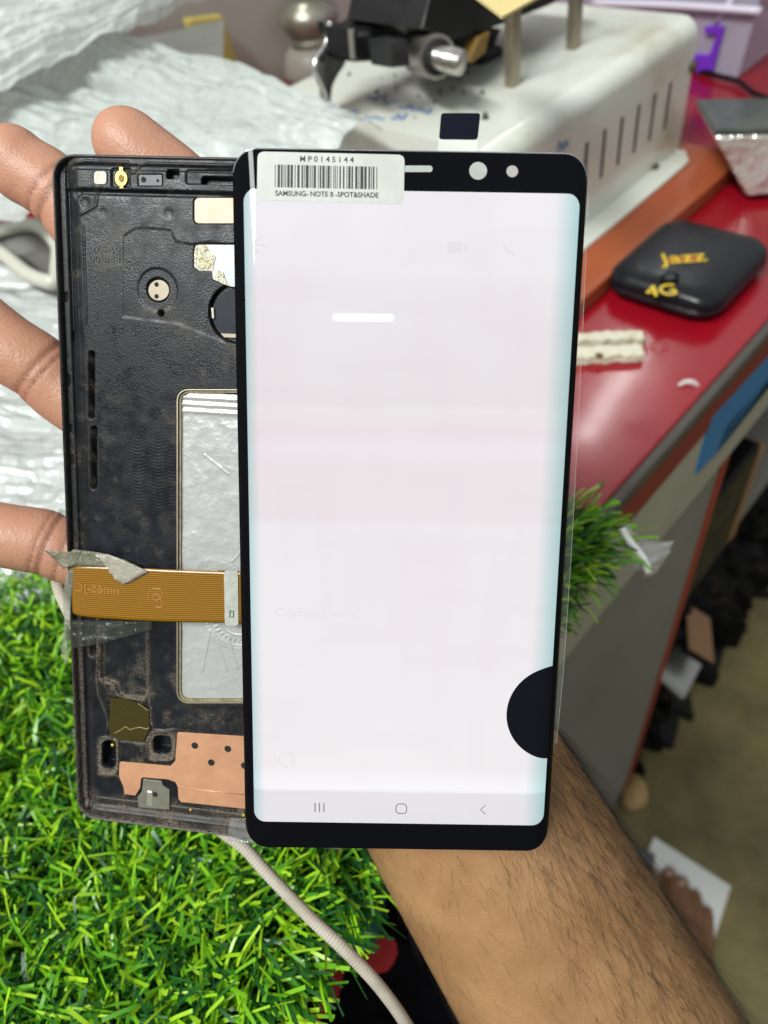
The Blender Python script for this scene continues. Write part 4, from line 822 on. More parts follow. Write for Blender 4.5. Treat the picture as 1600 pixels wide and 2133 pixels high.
def zs(x):      # front surface with the long edges curving back
    e = DW / 2 + .0006 - abs(x); t = min(max((EC - e) / EC, 0), 1) * 0.97; return -0.0030 * (1 - math.sqrt(1 - t * t))
def us(a, b, n=64):
    k = (1 - np.cos(np.linspace(0, np.pi, n))) / 2; return a + (b - a) * k
def patchx(name, x0, x1, top, bot, dz, m, par=dp, n=64, rows=24, thick=None):
    X = us(x0, x1, n); P = np.zeros((n, rows, 3))
    for i, x in enumerate(X):
        t, b = top(x), bot(x); P[i, :, 0] = x; P[i, :, 1] = np.linspace(b, t, rows); P[i, :, 2] = zs(x) + dz
    if thick is None: return sheet(name, P, m, par)
    V = np.concatenate([P.reshape(-1, 3), P.reshape(-1, 3) - np.array([0, 0, thick])]); k = n * rows; q = gridq(n, rows).tolist(); F2 = [tuple(f) for f in q] + [tuple(k + i for i in f[::-1]) for f in q]
    bd = [i * rows for i in range(n)] + [(n - 1) * rows + j for j in range(1, rows)] + [i * rows + rows - 1 for i in range(n - 2, -1, -1)] + [j for j in range(rows - 2, 0, -1)]
    for a, b in zip(bd, bd[1:] + bd[:1]): F2.append((b, a, a + k, b + k))
    o = raw(name, V, F2, m, par); md = o.modifiers.new('es', 'EDGE_SPLIT'); md.split_angle = math.radians(50); return o
def rr_top(x0, x1, y, r): return lambda x: y - (r - math.sqrt(max(r * r - max(r - min(x - x0, x1 - x), 0) ** 2, 0)))
def rr_bot(x0, x1, y, r): return lambda x: y + (r - math.sqrt(max(r * r - max(r - min(x - x0, x1 - x), 0) ** 2, 0)))
hw, hh = DW / 2 + .0006, DH / 2
patchx('glass', -hw, hw, rr_top(-hw, hw, hh, .0056), rr_bot(-hw, hw, -hh, .0056), 0, M['black_gloss'], thick=0.0013, n=90, rows=60)
# bright polished edge line along the upper rim of the glass
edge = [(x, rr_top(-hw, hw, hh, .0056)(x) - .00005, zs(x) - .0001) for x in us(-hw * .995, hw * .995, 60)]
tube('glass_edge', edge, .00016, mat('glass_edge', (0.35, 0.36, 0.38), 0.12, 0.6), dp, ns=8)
# lit area
c = [Dl(*p) for p in ((504.5, 396.5), (1206, 400), (1137.5, 1718), (531, 1712))]
lx0 = (c[0][0] + c[3][0]) / 2; lx1 = (c[1][0] + c[2][0]) / 2; ly1 = (c[0][1] + c[1][1]) / 2; ly0 = (c[2][1] + c[3][1]) / 2
sm_ = bpy.data.materials.new('lit_screen'); sm_.use_nodes = True; t = sm_.node_tree; p = t.nodes['Principled BSDF']
p.inputs['Base Color'].default_value = (0.01, 0.01, 0.012, 1); p.inputs['Roughness'].default_value = 0.015; p.inputs['Specular IOR Level'].default_value = 0.4; p.inputs['Emission Strength'].default_value = 1.07
tcn = t.nodes.new('ShaderNodeTexCoord'); sx = t.nodes.new('ShaderNodeSeparateXYZ'); t.links.new(tcn.outputs['Object'], sx.inputs[0])
def ramp(sock, a, b, stops):
    r = t.nodes.new('ShaderNodeMapRange'); r.inputs[1].default_value = a; r.inputs[2].default_value = b; t.links.new(sock, r.inputs[0])
    c_ = t.nodes.new('ShaderNodeValToRGB'); e = c_.color_ramp.elements; e[0].position = stops[0][0]; e[0].color = (*stops[0][1], 1); e[1].position = stops[-1][0]; e[1].color = (*stops[-1][1], 1)
    for ps, cc in stops[1:-1]: x = e.new(ps); x.color = (*cc, 1)
    t.links.new(r.outputs[0], c_.inputs[0]); return c_.outputs[0]
yy = lambda py: (Dl(850, py)[1] - ly0) / (ly1 - ly0)
g1, g2, g3 = lin(230, 228, 236), lin(222, 213, 218), lin(227, 223, 228)
nav = lin(222, 219, 223)
stops = [(0, nav), (yy(1652), nav), (yy(1646), lin(240, 240, 242)), (yy(1628), lin(238, 237, 240)), (yy(1600), lin(232, 229, 231)), (yy(1300), lin(230, 227, 230)), (yy(1100), lin(228, 224, 228)), (yy(1082), lin(226, 219, 222)), (yy(970), lin(226, 219, 222)), (yy(935), lin(228, 222, 226)), (yy(900), lin(226, 216, 220)), (yy(855), lin(226, 221, 223)), (yy(840), lin(223, 217, 220)), (yy(600), lin(226, 222, 225)), (yy(565), lin(229, 227, 231)), (yy(480), lin(230, 228, 233)), (1, lin(231, 229, 234))]
col = ramp(sx.outputs[1], ly0, ly1, stops)
# panel edge shift towards teal at both curved sides
d0 = .0042 / (lx1 - lx0)
edg = ramp(sx.outputs[0], lx0, lx1, [(0, (0.56, .80, .78)), (d0 * .22, (0.72, .89, .87)), (d0 * .62, (1, 1, 1)), (1 - d0 * 1.25, (1, 1, 1)), (1 - d0 * .5, (0.66, .85, .83)), (1, (0.50, .74, .72))])
mx = t.nodes.new('ShaderNodeMix'); mx.data_type = 'RGBA'; mx.blend_type = 'MULTIPLY'; mx.inputs[0].default_value = 1; t.links.new(col, mx.inputs[6]); t.links.new(edg, mx.inputs[7])
# faint burnt-in blocks (ghosts of an old picture)
def ghost(base, scale, stretch, tint, lo, hi):
    mpn = t.nodes.new('ShaderNodeMapping'); mpn.inputs['Scale'].default_value = stretch; t.links.new(tcn.outputs['Object'], mpn.inputs[0])
    n_ = t.nodes.new('ShaderNodeTexNoise'); n_.inputs['Scale'].default_value = scale; n_.inputs['Detail'].default_value = 1; t.links.new(mpn.outputs[0], n_.inputs['Vector'])
    r = t.nodes.new('ShaderNodeMapRange'); r.inputs[1].default_value = lo; r.inputs[2].default_value = hi; t.links.new(n_.outputs['Fac'], r.inputs[0])
    m2 = t.nodes.new('ShaderNodeMix'); m2.data_type = 'RGBA'; m2.blend_type = 'MULTIPLY'; m2.inputs[7].default_value = (*tint, 1); t.links.new(r.outputs[0], m2.inputs[0]); t.links.new(base, m2.inputs[6]); return m2.outputs[2]
cc = ghost(mx.outputs[2], 22, (1, 1, 1), (0.992, .972, .976), .45, .62); cc = ghost(cc, 60, (.4, 2.2, 1), (0.992, .982, .985), .5, .6); cc = ghost(cc, 70, (2.0, .35, 1), (0.995, .986, .989), .5, .62)
t.links.new(cc, p.inputs['Emission Color'])
patchx('lit_screen', lx0, lx1, rr_top(lx0, lx1, ly1, .0026), rr_bot(lx0, lx1, ly0, .0026), 0.00006, sm_, n=70, rows=20)
def emis(name, c, s=1.0): return mat(name, (0.01, 0.01, 0.01), 0.06, emit=(c, s))
M['icon'] = emis('icon_grey', lin(120, 112, 118)); M['ghost'] = emis('ghost_tint', lin(228, 223, 226)); M['ghost_red'] = emis('ghost_pink', lin(221, 208, 213))
zi = 0.00010
def dpoly(name, pts, z0, z1, m, par=dp, bev=0.0): return prism(name, [tuple(Dl(*p)) for p in pts], z0, z1, m, par, bev)
# navigation icons
for x in (656.5, 665.5, 675): dpoly('recents_bar', [(x - 1.1, 1672), (x + 1.1, 1672), (x + 1.1, 1691), (x - 1.1, 1691)], zi, zi + .00003, M['icon'])
def ringd(name, pts, wd, m):
    P = [np.array([*Dl(*p), zi]) for p in pts]; return tube(name, P, wd, m, dp, ns=6, ref=(0, 0, 1), flat=.3)
rq = rrect(825, 1674, 847, 1694, 7, 5); ringd('home_icon', rq + rq[:2], .00013, M['icon'])
ringd('back_icon', [(1011.5, 1677), (1001, 1686), (1011, 1695)], .00012, M['icon'])
# ghosts of the old picture
ringd('ghost_arrow', [(545, 492), (525, 510), (540, 528)], .00012, M['ghost_red']); ringd('ghost_arrow', [(526, 510), (552, 511)], .00012, M['ghost_red'])
dpoly('ghost_camera', prr(932, 503, 962, 528, 5), zi, zi + .00002, M['ghost']); dpoly('ghost_camera', [(964, 510), (974, 505), (974, 527), (964, 521)], zi, zi + .00002, M['ghost'])
ringd('ghost_handset', [(1046, 503), (1050, 515), (1060, 526), (1074, 531)], .0003, M['ghost'])
for y in (505, 517, 530): dpoly('ghost_dot', circ(1152, y, 2.5, 10), zi, zi + .00002, M['ghost'])
(x0, y0), (x1, y1) = Dl(573, 1266), Dl(743, 1286)
text('ghost_lettering', 'Comentários', 0.003, M['ghost'], dp, (x0 + x1) / 2, (y0 + y1) / 2, zi, width=x1 - x0, height=abs(y1 - y0), ext=.00001)
for x, y, r in ((598, 1582, 16),): ringd('ghost_circle', circ(x, y, r, 20) + [(x + r, y)], .00014, M['ghost'])
# round black tab at the lower right edge
q0 = Dl(1150, 1485); tr_ = abs(Dl(1150, 1388)[1] - Dl(1150, 1583)[1]) / 2; cx_ = Dl(1055, 1485)[0] + tr_; cy_ = (Dl(1150, 1388)[1] + Dl(1150, 1583)[1]) / 2
xr = min(lx1 + .0002, cx_ + tr_ * .98)
f_ = lambda s: (lambda x: cy_ + s * math.sqrt(max(tr_ * tr_ - (x - cx_) ** 2, 0)))
patchx('round_tab', cx_ - tr_, xr, f_(1), f_(-1), 0.00016, mat('tab_black', (0.003, 0.0035, 0.006), 0.05, spec=0.16), n=50, rows=16)
# openings in the upper border
M['see_through'] = mat('see_through', (0.40, 0.42, 0.385), 0.25, var=(300, (0.34, 0.36, 0.33), .4, .6))
dpoly('camera_opening', circ(996, 356, 18.5, 32), .00002, .00007, M['see_through']); dpoly('sensor_opening', circ(1067, 357, 12.2, 28), .00002, .00007, mat('see_through_pink', (0.36, 0.335, 0.325), 0.25))
dpoly('earpiece_slot', prr(820, 345, 901, 358.5, 6), .00002, .00007, M['see_through'])
# sticker
M['label_paper'] = mat('label_paper', (0.48, 0.495, 0.455), 0.42, var=(90, (0.44, 0.45, 0.415), .4, .6), bump=[('noise', 200, 0.08, 0.001)])
sk = [(549, 317), (830, 322.5), (838, 327), (842, 336), (841, 412), (837, 420), (828, 425), (548, 416), (539, 412), (536, 402), (538, 328), (542, 320)]
def rounded(pts, r=8, n=5):
    P = np.array(pts, float); out = []
    for i in range(len(P)):
        a, b, c_ = P[i - 1], P[i], P[(i + 1) % len(P)]; d1 = (a - b) / np.linalg.norm(a - b); d2 = (c_ - b) / np.linalg.norm(c_ - b)
        p0, p1 = b + d1 * r, b + d2 * r
        for t_ in np.linspace(0, 1, n): out.append(tuple((1 - t_) ** 2 * p0 + 2 * t_ * (1 - t_) * b + t_ * t_ * p1))
    return out
stk = dpoly('barcode_sticker', rounded([(537, 316), (843, 323), (841, 426), (535.5, 417)], 15, 6), .00008, .00022, M['label_paper'])
rb = random.Random(14); x = 573.0; k = 0; P = []
while x < 788:
    w_ = rb.choice((1.6, 1.6, 1.8, 3.2, 3.4, 5.0, 6.6)); g_ = rb.choice((1.7, 2.0, 2.2, 3.6, 4.2, 2.0))
    sl_ = (x - 573) / 215 * 4.5; P.append((x, min(w_, 789 - x), sl_)); x += w_ + g_
Vb = []; Fb = []
for x, w_, s_ in P:
    i = len(Vb)
    for zz in (.00022, .00024):
        for a, b in ((x, 343.5 + s_), (x + w_, 343.5 + s_), (x + w_ - .3, 390.5 + s_), (x - .3, 390.5 + s_)): Vb.append((*Dl(a, b), zz))
    Fb += [(i + 4, i + 7, i + 6, i + 5)] + [(i + a, i + (a + 1) % 4, i + 4 + (a + 1) % 4, i + 4 + a) for a in range(4)]
raw('barcode', Vb, Fb, M['ink'], stk, False)
rot_ = math.atan2(*(Dl(842, 323) - Dl(538, 317))[::-1])
def dtext(name, s, x0, y0, x1, y1, m, par, z, bold=0.0):
    a, b = Dl(x0, (y0 + y1) / 2), Dl(x1, (y0 + y1) / 2); c_ = (a + b) / 2; h_ = abs(Dl(x0, y0)[1] - Dl(x0, y1)[1])
    return text(name, s, .002, m, par, c_[0], c_[1], z, width=np.linalg.norm(b - a), height=h_, rot=rot_, ext=.00001, bold=bold)
dtext('serial_lettering', 'M P 0 1 4 5 1 4 4', 625.5, 326.5, 737, 338.5, M['ink'], stk, .00024, .00003)
dtext('type_lettering', 'SAMSUNG- NOTE 8 -SPOT&SHADE', 574, 399.5, 788.5, 410.5, M['ink'], stk, .00024, .00004)
# pull tab of the protective film, and the film itself
pt_ = dpoly('pull_tab', rounded([(919, 235.5), (1001, 235.5), (995, 291), (914.5, 290)], 7, 5), -.0001, .00005, mat('tab_dark', (0.004, 0.005, 0.012), 0.3, spec=0.12))
M['film'] = film('protective_film', (0.75, 0.78, 0.76), 0.02, 0.04, spec=0.3)
dpoly('tab_base', [(914.3, 290), (995, 291), (993.5, 319), (911.5, 317)], -.0001, -.00002, film('tab_film', (0.75, 0.78, 0.74), 0.35, 0.1)).parent = pt_
f0 = [(1216, 395), (1234, 400), (1220, 700), (1205, 1000), (1195, 1180), (1180, 1400), (1165, 1560), (1158, 1560)]
V = [(*Dl(*p), -.0026) for p in f0]; V2 = [(*Dl(*p), -.0027) for p in f0]; n = len(f0)
raw('protective_film', V + V2, [tuple(range(n)), tuple(range(2 * n - 1, n - 1, -1))] + [(i, i + n, (i + 1) % n + n, (i + 1) % n) for i in range(n)], M['film'], dp, False)
tube('film_edge', [(*Dl(*p), -.0026) for p in f0[1:7]], .00006, film('film_edge', (0.5, 0.52, 0.5), 0.25, 0.1), dp, ns=6)

# ------------------------------------------------------------------ ribbon cable and tapes on the frame
rbn = thing('ribbon_cable', 'amber ribbon cable with grey stiffener crossing the open phone frame', 'ribbon cable'); rbn.matrix_world = fr.matrix_world.copy()
am = bpy.data.materials.new('amber_ribbon'); am.use_nodes = True; t = am.node_tree; p = t.nodes['Principled BSDF']; p.inputs['Roughness'].default_value = .22; p.inputs['Coat Weight'].default_value = .3
tcn = t.nodes.new('ShaderNodeTexCoord'); la = t.nodes.new('ShaderNodeAttribute'); la.attribute_name = 'lane'; ml = t.nodes.new('ShaderNodeMath'); ml.operation = 'MULTIPLY'; ml.inputs[1].default_value = 6.28318 * 26; t.links.new(la.outputs['Fac'], ml.inputs[0])
wv = t.nodes.new('ShaderNodeMath'); wv.operation = 'SINE'; t.links.new(ml.outputs[0], wv.inputs[0])
crr = t.nodes.new('ShaderNodeValToRGB'); crr.color_ramp.elements[0].position = 0.0; crr.color_ramp.elements[0].color = (0.13, 0.054, 0.001, 1); crr.color_ramp.elements[1].position = .75; crr.color_ramp.elements[1].color = (0.31, 0.148, 0.003, 1)
t.links.new(wv.outputs[0], crr.inputs[0]); t.links.new(crr.outputs[0], p.inputs['Base Color'])
def strip(name, top, bot, zf, m, par, n=60, rows=18, th=.00012):
    T_ = smoothpath([(*FL([q])[0], 0) for q in top], n); B2 = smoothpath([(*FL([q])[0], 0) for q in bot], n); k = min(len(T_), len(B2)); T_ = T_[np.linspace(0, len(T_) - 1, k).astype(int)]; B2 = B2[np.linspace(0, len(B2) - 1, k).astype(int)]
    P = np.zeros((k, rows, 3))
    for j in range(rows):
        f = j / (rows - 1); P[:, j] = T_ * (1 - f) + B2 * f
        for i in range(k): P[i, j, 2] = zf(i / (k - 1), f)
    o = sheet(name, P, m, par); fattr(o, 'lane', np.tile(np.linspace(0, 1, rows), k)); md = o.modifiers.new('th', 'SOLIDIFY'); md.thickness = th; md.offset = -1; return o
zr = lambda u, v: (0.0002 + .0006 * math.sin(u * 2.6) - .0022 * max(0, .10 - u) / .10)
strip('ribbon', [(144, 1182), (170, 1178), (260, 1180), (350, 1184), (430, 1187), (505, 1190)], [(152, 1268), (166, 1281), (250, 1288), (340, 1292), (430, 1294), (505, 1296)], zr, am, rbn)
fpr = lambda name, pts, z0, z1, m, bev=0.0, par=None: prism(name, FL(pts), z0 / 1000, z1 / 1000, m, par or rbn, bev / 1000)
fpr('solder_end', [(455, 1187), (472, 1187), (474, 1296), (457, 1296)], .35, .44, mat('dark_amber', (0.10, 0.045, 0.006), .3))
sp_ = fpr('stiffener', rounded([(469, 1187), (498, 1187), (499, 1301), (471, 1300)], 6, 5), .3, .9, mat('stiffener', (0.40, 0.41, 0.37), 0.45, var=(700, (0.33, .34, .30), .4, .6)), .1)
P = [np.array([a / 1000, -b / 1000, .00092]) for a, b in (Fm(*q) for q in [(482, 1270), (489, 1270), (489, 1282), (481, 1283), (482, 1270)])]
tube('ink_mark', P, .00014, mat('green_ink', (0.01, 0.10, 0.05), .6), sp_, ns=6)
fpr('orange_edge', [(499, 1192), (507, 1192), (509, 1296), (500, 1296)], .2, .5, mat('orange_film', (0.50, 0.20, 0.01), .3))
M['trace_ink'] = mat('trace_ink', (0.34, 0.14, 0.03), .35)
(a0, b0), (a1, b1) = Fm(160, 1215), Fm(298, 1243)
text('ribbon_lettering', 'UL-mm6S-JC', .004, M['trace_ink'], rbn, (a0 + a1) / 2000, -(b0 + b1) / 2000, .00082, width=(a1 - a0) / 1000, height=.0026, ext=.00001, mirror=True)
P = [np.array([a / 1000, -b / 1000, .00086]) for a, b in (Fm(*q) for q in [(316, 1250), (312, 1240), (318, 1226), (334, 1224), (342, 1233), (336, 1246), (324, 1247), (322, 1238), (332, 1236), (340, 1250), (340, 1262), (328, 1262)])]
tube('logo_squiggle', smoothpath(P, 50), .00016, M['trace_ink'], rbn, ns=6)
# tapes
M['tape_a'] = film('masking_film', (0.17, 0.17, 0.115), 0.70, 0.22, [('noise', 450, 0.8, 0.0015)])
M['tape_b'] = film('clear_tape', (0.06, 0.07, 0.05), 0.20, 0.05, [('noise', 330, 0.9, 0.0016)], 1.0)
M['tape_c'] = film('clear_tape_end', (0.3, 0.3, 0.3), 0.25, 0.05, [('wave_y', 150, 0.4, 0.001)], 1.0)
def tape(name, outline, z, m, label, amp=.4, seed=0):
    P = FL(outline); V = [(x, y, (z + amp * math.sin(i * 2.3 + seed)) / 1000) for i, (x, y) in enumerate(P)]
    bm = bmesh.new(); vs = [bm.verts.new(v) for v in V]; f = bm.faces.new(vs); bmesh.ops.triangulate(bm, faces=[f]); bmesh.ops.subdivide_edges(bm, edges=bm.edges, cuts=5, use_grid_fill=True)
    rs = np.random.default_rng(seed)
    for v in bm.verts: v.co.z += .0002 * math.sin(v.co.x * 1900 + 1.3 * math.sin(v.co.y * 1400)) * amp
    me = bpy.data.meshes.new(name); bm.to_mesh(me); bm.free(); me.polygons.foreach_set('use_smooth', [True] * len(me.polygons)); me.materials.append(m); o = link(bpy.data.objects.new(name, me)); o.matrix_world = fr.matrix_world.copy()
    md = o.modifiers.new('th', 'SOLIDIFY'); md.thickness = .00006; return tag(o, label, 'tape', 'tapes holding the ribbon')
jag = [(196, 1149), (203, 1151), (207, 1157), (214, 1159), (216, 1166), (223, 1169), (226, 1177), (232, 1181), (234, 1190), (240, 1193), (243, 1202), (250, 1205), (262, 1214), (280, 1206), (300, 1195), (314, 1188)]
tape('adhesive_tape', [(98, 1143), (152, 1147), (158, 1142), (170, 1142), (178, 1144), (196, 1146), (232, 1152), (262, 1163), (300, 1180), (314, 1188), (300, 1195), (262, 1189), (225, 1178), (160, 1176), (138, 1182), (120, 1165)], 1.15, M['tape_a'], 'dull torn tape flap across the top left end of the ribbon', .25, 1)
tape('adhesive_tape', jag + [(262, 1163), (232, 1152)], 1.45, film('tape_flap', (0.33, 0.31, 0.25), 0.85, 0.35, [('noise', 600, 0.5, 0.0008)]), 'folded tape tooth with a zigzag cut lying over the ribbon', .15, 2)
tape('adhesive_tape', [(143, 1288), (205, 1292), (320, 1291), (319, 1309), (260, 1325), (200, 1340), (146, 1351), (139, 1320)], .75, M['tape_b'], 'crinkled clear tape under the lower edge of the ribbon', .3, 3)
tape('adhesive_tape', [(150, 1178), (140, 1195), (133, 1240), (135, 1300), (130, 1350), (137, 1386), (146, 1372), (145, 1340), (148, 1290), (152, 1240), (157, 1190)], .5, film('tape_wrap', (0.24, 0.25, 0.2), 0.35, 0.15, [('noise', 500, 0.7, 0.001)], .8), 'narrow clear tape folded around the left end of the ribbon', .2, 5)
tape('adhesive_tape', [(482, 1700), (540, 1704), (540, 1756), (476, 1748), (478, 1720)], .7, M['tape_c'], 'clear tape over the bottom edge of the frame by the screen corner', .1, 4)
# ------------------------------------------------------------------ hand and forearm
def skin(name, base, base2, pink, zone=True, disp=1.0):
    m = mat(name, base, 0.46, spec=0.4, var=(55, base2, 0.35, 0.68), sss=(0.12, (0.004, 0.0016, 0.0008)),
            bump=[('noise', 650, 0.13 * disp, 0.0006), ('voro', 1500, 0.2 * disp, 0.0004), ('noise', 120, 0.12, 0.002)])
    if zone: attrmix(m, 'palm', pink); attrmix(m, 'crease', (0.16, 0.06, 0.035))
    return m
M['skin'] = skin('skin', (0.355, 0.198, 0.092), (0.27, 0.14, 0.06), (0.43, 0.215, 0.14))
def body(name, parts, voxel, m, smooth_it=6):
    V = []; Fc = []
    for path, rad, ns, kw in parts:
        v, f = tube_geo(path, rad, ns, **kw); o_ = len(V); V += [tuple(p) for p in v]; Fc += [tuple(i + o_ for i in q) for q in f]
    me = bpy.data.meshes.new(name); me.from_pydata([tuple(map(float, v)) for v in V], [], Fc); me.update()
    o = link(bpy.data.objects.new(name, me)); r = o.modifiers.new('r', 'REMESH'); r.mode = 'VOXEL'; r.voxel_size = voxel; s_ = o.modifiers.new('s', 'SMOOTH'); s_.factor = 0.6; s_.iterations = smooth_it
    dg = bpy.context.evaluated_depsgraph_get(); me2 = bpy.data.meshes.new_from_object(o.evaluated_get(dg)); o.modifiers.clear(); o.data = me2; bpy.data.meshes.remove(me); me2.name = name
    me2.polygons.foreach_set('use_smooth', [True] * len(me2.polygons)); me2.materials.clear(); me2.materials.append(m); return o
def chain(pts, n=40):
    """pts: (px, py, depth, radius_mm) joints of a digit from the knuckle to the tip, rounded at the tip"""
    P = [dep(a, b, z) for a, b, z, r in pts]; R = [r / 1000 for *_, r in pts]
    path = smoothpath(P, n); k = len(path); rad = np.interp(np.linspace(0, len(R) - 1, k), range(len(R)), R)
    d = path[-1] - path[-2]; d /= np.linalg.norm(d); r0 = rad[-1]; ext = []; er = []
    for a in np.linspace(0.2, 1.5, 8): ext.append(path[-1] + d * r0 * math.sin(a) * 1.15); er.append(r0 * max(math.cos(a), 0.06))
    return np.concatenate([path, ext]), np.concatenate([rad, er])
def shift(pts): return pts
digits = [
    [(790, 860, .190, 10.5), (520, 560, .187, 9.2), (400, 410, .184, 8.6), (296, 325, .1815, 8.7), (272, 304, .181, 8.5)],     # index
    [(700, 960, .193, 10.8), (360, 700, .190, 9.6), (140, 420, .187, 8.7), (48, 352, .186, 8.5), (37, 340, .1855, 8.2)],      # middle
    [(660, 1080, .196, 10.5), (380, 960, .196, 9.6), (160, 830, .194, 9.3), (80, 765, .191, 8.9), (0, 713, .189, 8.9), (-130, 600, .189, 8.3)],   # ring
    [(670, 1200, .200, 10), (400, 1200, .202, 9.2), (180, 1160, .2, 8.8), (95, 1130, .198, 9.0), (0, 1113, .196, 8.6), (-150, 1075, .195, 7.6)],  # little
    [(1010, 1420, .196, 14), (1060, 1200, .190, 11), (1040, 1000, .186, 9.5), (1000, 880, .185, 8)],                          # thumb, behind the screen
]
arm = [(900, 1540, .210, 29.5), (1004, 1712, .2135, 32.8), (1178, 2007, .2245, 36.6), (1350, 2305, .236, 41), (1560, 2660, .250, 45)]
ap = smoothpath([dep(a, b, z) for a, b, z, r in arm], 60); ar = np.interp(np.linspace(0, 4, len(ap)), range(5), [r / 1000 for *_, r in arm])
fwd = B @ np.array([0, 0, 1.0])
parts = []
for d in digits:
    p, r = chain(d); parts.append((p, r, 20, dict(flat=0.94, ref=fwd)))
parts.append((ap, ar, 44, dict(flat=0.74, ref=fwd)))
palm = smoothpath([dep(960, 1640, .2115), dep(900, 1480, .211), dep(830, 1260, .207), dep(760, 1060, .201), dep(720, 960, .197)], 30)
parts.append((palm, np.interp(np.linspace(0, 4, len(palm)), range(5), [.029, .034, .040, .040, .030]), 40, dict(flat=0.40, ref=fwd)))
pm = body('person', parts, 0.0010, M['skin'], 8)
co = np.zeros(len(pm.data.vertices) * 3, np.float32); pm.data.vertices.foreach_get('co', co); co = co.reshape(-1, 3)
cv = (co - C0) @ B; upx = cv[:, 0] / cv[:, 2] * FPX + CX; upy = cv[:, 1] / cv[:, 2] * FPX + CY
# creases: shallow grooves across the bent joints (world-space bands around each joint)
def groove(c, axis, wd, depth, reach):
    c = np.asarray(c); ax_ = np.asarray(axis) / np.linalg.norm(axis); d = co - c; s = d @ ax_; rr_ = np.linalg.norm(d - s[:, None] * ax_, axis=1)
    return np.exp(-(s / wd) ** 2) * (rr_ < reach) * depth
cre = np.zeros(len(co)); ctr = {}
for (ja, jb, off) in (((160, 830, .194), (80, 765, .191), 0.75), ((160, 830, .194), (80, 765, .191), 0.95), ((180, 1160, .2), (95, 1130, .198), .85), ((180, 1160, .2), (95, 1130, .198), 1.05), ((180, 1160, .2), (95, 1130, .198), 0.45),
                       ((140, 420, .187), (50, 335, .186), .30), ((140, 420, .187), (50, 335, .186), .05)):
    a, b = dep(*ja), dep(*jb); c = a + (b - a) * off; cre += groove(c, b - a, .0006 + .0003 * math.sin(off * 40), 1.0, .013)
cre = np.clip(cre, 0, 1); nrm = np.zeros_like(co); pm.data.vertices.foreach_get('normal', nrm.reshape(-1)) if False else None
nr = np.array([v.normal[:] for v in pm.data.vertices], np.float32); co2 = co - nr * (cre * .0004)[:, None]
pm.data.vertices.foreach_set('co', co2.ravel()); pm.data.update()
fattr(pm, 'crease', cre * .65)
wrist = dep(900, 1540, .210); dd = np.linalg.norm(co - wrist, axis=1); fattr(pm, 'palm', sm(dd, .05, .11) * (upx < 760))
tag(pm, 'right hand and hairy forearm holding the phone frame and lit screen', 'person')
# forearm hair
M['hair'] = mat('arm_hair', (0.012, 0.008, 0.006), 0.45)
r = np.random.default_rng(5); HV = []; HF = []
T = np.gradient(ap, axis=0); T /= np.linalg.norm(T, axis=1)[:, None]
tocam = -fwd
cnt_h = 0
while cnt_h < 3200:
    s = r.uniform(0.12, 0.80) * (len(ap) - 1); i = int(s); Tt = T[i]; a = fwd - Tt * (fwd @ Tt); a /= np.linalg.norm(a); b = np.cross(Tt, a)
    # angle: 0 = away from the camera; pi = facing the camera. b side sign gives left/right
    th_ = r.uniform(math.pi * .42, math.pi * 1.58)
    side = math.sin(th_)          # along b
    right = -side if (b @ (B @ np.array([1.0, 0, 0]))) < 0 else side
    dens = 0.10 + 0.90 * sm(np.array(right), -.25, .75) + 0.25 * sm(np.array(-right), .70, .98)
    if r.random() > dens: continue
    rad = ar[i]; p0 = ap[i] + (0.74 * math.cos(th_) * a + math.sin(th_) * b) * rad
    nn = (math.cos(th_) / 0.74 * a + math.sin(th_) * b); nn /= np.linalg.norm(nn)
    tang = np.cross(nn, Tt); tang /= np.linalg.norm(tang)
    sgn = 1.0; flow = Tt * 1.0 + tang * (r.normal(-.10, .26)) ; flow /= np.linalg.norm(flow)
    if right < -.6: flow = flow + tang * r.normal(0, .5); flow /= np.linalg.norm(flow)
    L = r.uniform(.009, .026) * (0.45 + .55 * float(sm(np.array(right), -.4, .4))); cur = r.normal(0, .35); wdt = r.uniform(.000020, .000048)
    pts = []; p = p0 - nn * .0005; dcur = flow * .93 + nn * r.uniform(.14, .42); K = 6
    for k in range(K):
        pts.append(p); t_ = k / (K - 1); dd_ = dcur + tang * cur * t_ - nn * .24 * t_; p = p + dd_ / np.linalg.norm(dd_) * L / (K - 1)
    for k, q in enumerate(pts):
        wk = wdt * (1 - .8 * k / (K - 1))
        for c_ in range(3): an = 2.0944 * c_; HV.append(q + wk * (math.cos(an) * tang + math.sin(an) * nn))
    o_ = cnt_h * K * 3
    for k in range(K - 1):
        for c_ in range(3): HF.append((o_ + k * 3 + c_, o_ + k * 3 + (c_ + 1) % 3, o_ + k * 3 + 3 + (c_ + 1) % 3, o_ + k * 3 + 3 + c_))
    cnt_h += 1
hr = fast('arm_hair', HV, HF, M['hair'], pm)
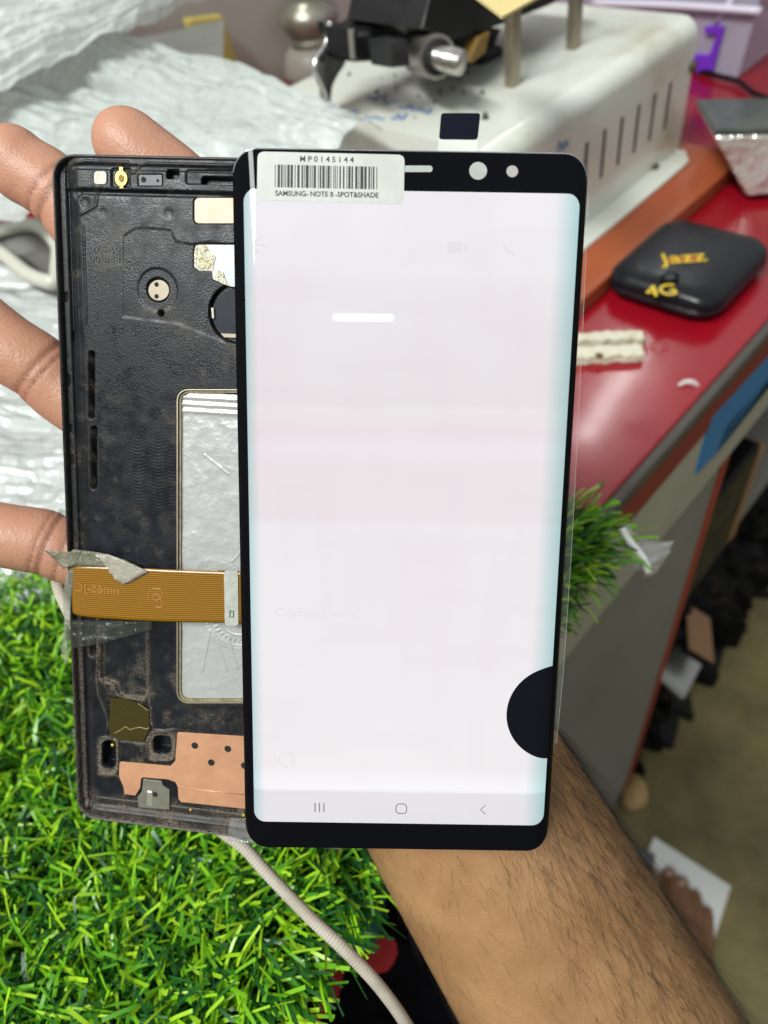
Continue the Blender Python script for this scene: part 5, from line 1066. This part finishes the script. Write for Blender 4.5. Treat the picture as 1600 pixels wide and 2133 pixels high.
# ------------------------------------------------------------------ foot on the paper
M['foot_skin'] = skin('foot_skin', (0.20, 0.095, 0.045), (0.15, 0.068, 0.03), (0.3, 0.15, 0.1), False)
fl_ = lambda px, py, z: onp(px, py, 2, z)
fp_ = []
def fchain(pts, n=24):
    P = [fl_(a, b, z) for a, b, z, r_ in pts]; R = [r_ for *_, r_ in pts]; path = smoothpath(P, n); rad = np.interp(np.linspace(0, len(R) - 1, len(path)), range(len(R)), R)
    d = path[-1] - path[-2]; d /= np.linalg.norm(d); e = [path[-1] + d * rad[-1] * math.sin(a) for a in np.linspace(.2, 1.5, 6)]
    return np.concatenate([path, e]), np.concatenate([rad, [rad[-1] * max(math.cos(a), .08) for a in np.linspace(.2, 1.5, 6)]])
for pts in ([(1390, 2010, .03, 0.0155), (1368, 1900, .022, 0.0120), (1357, 1832, .016, 0.0116)], [(1412, 1990, .03, 0.0129), (1402, 1880, .024, 0.0095), (1394, 1822, .015, 0.0082)],
            [(1430, 1995, .03, 0.0129), (1426, 1900, .022, 0.0086), (1420, 1840, .014, 0.0077)], [(1445, 2005, .03, 0.0129), (1450, 1925, .020, 0.0086), (1447, 1868, .013, 0.0076)], [(1455, 2020, .03, 0.0129), (1470, 1955, .018, 0.0086), (1471, 1902, .012, 0.0073)]):
    p, rd = fchain(pts); fp_.append((p, rd, 14, {}))
p, rd = fchain([(1400, 2330, .06, .036), (1405, 2180, .055, .040), (1412, 2060, .038, .040), (1412, 1960, .026, .030)]); fp_.append((p, rd, 24, dict(flat=0.62, ref=(0, 0, 1))))
p, rd = fchain([(1385, 2420, .28, .040), (1390, 2380, .16, .038), (1400, 2320, .07, .036)]); fp_.append((p, rd, 20, {}))
ft = body('person', fp_, 0.0016, M['foot_skin'], 5); tag(ft, 'bare brown foot with toes on the white paper on the floor', 'person')
M['nail'] = mat('nail', (0.36, 0.20, 0.16), 0.3)
for (px, py, z, a) in ((1357, 1828, .029, .008), (1394, 1819, .0235, .0055), (1420, 1838, .0225, .005)):
    c = fl_(px, py, z); o = raw('toenail', *tube_geo([c + np.array([0, 0, -.001]), c + np.array([0, 0, .0012])], [a, a * .8], 12, ref=(1, 0, 0)), M['nail'], ft)
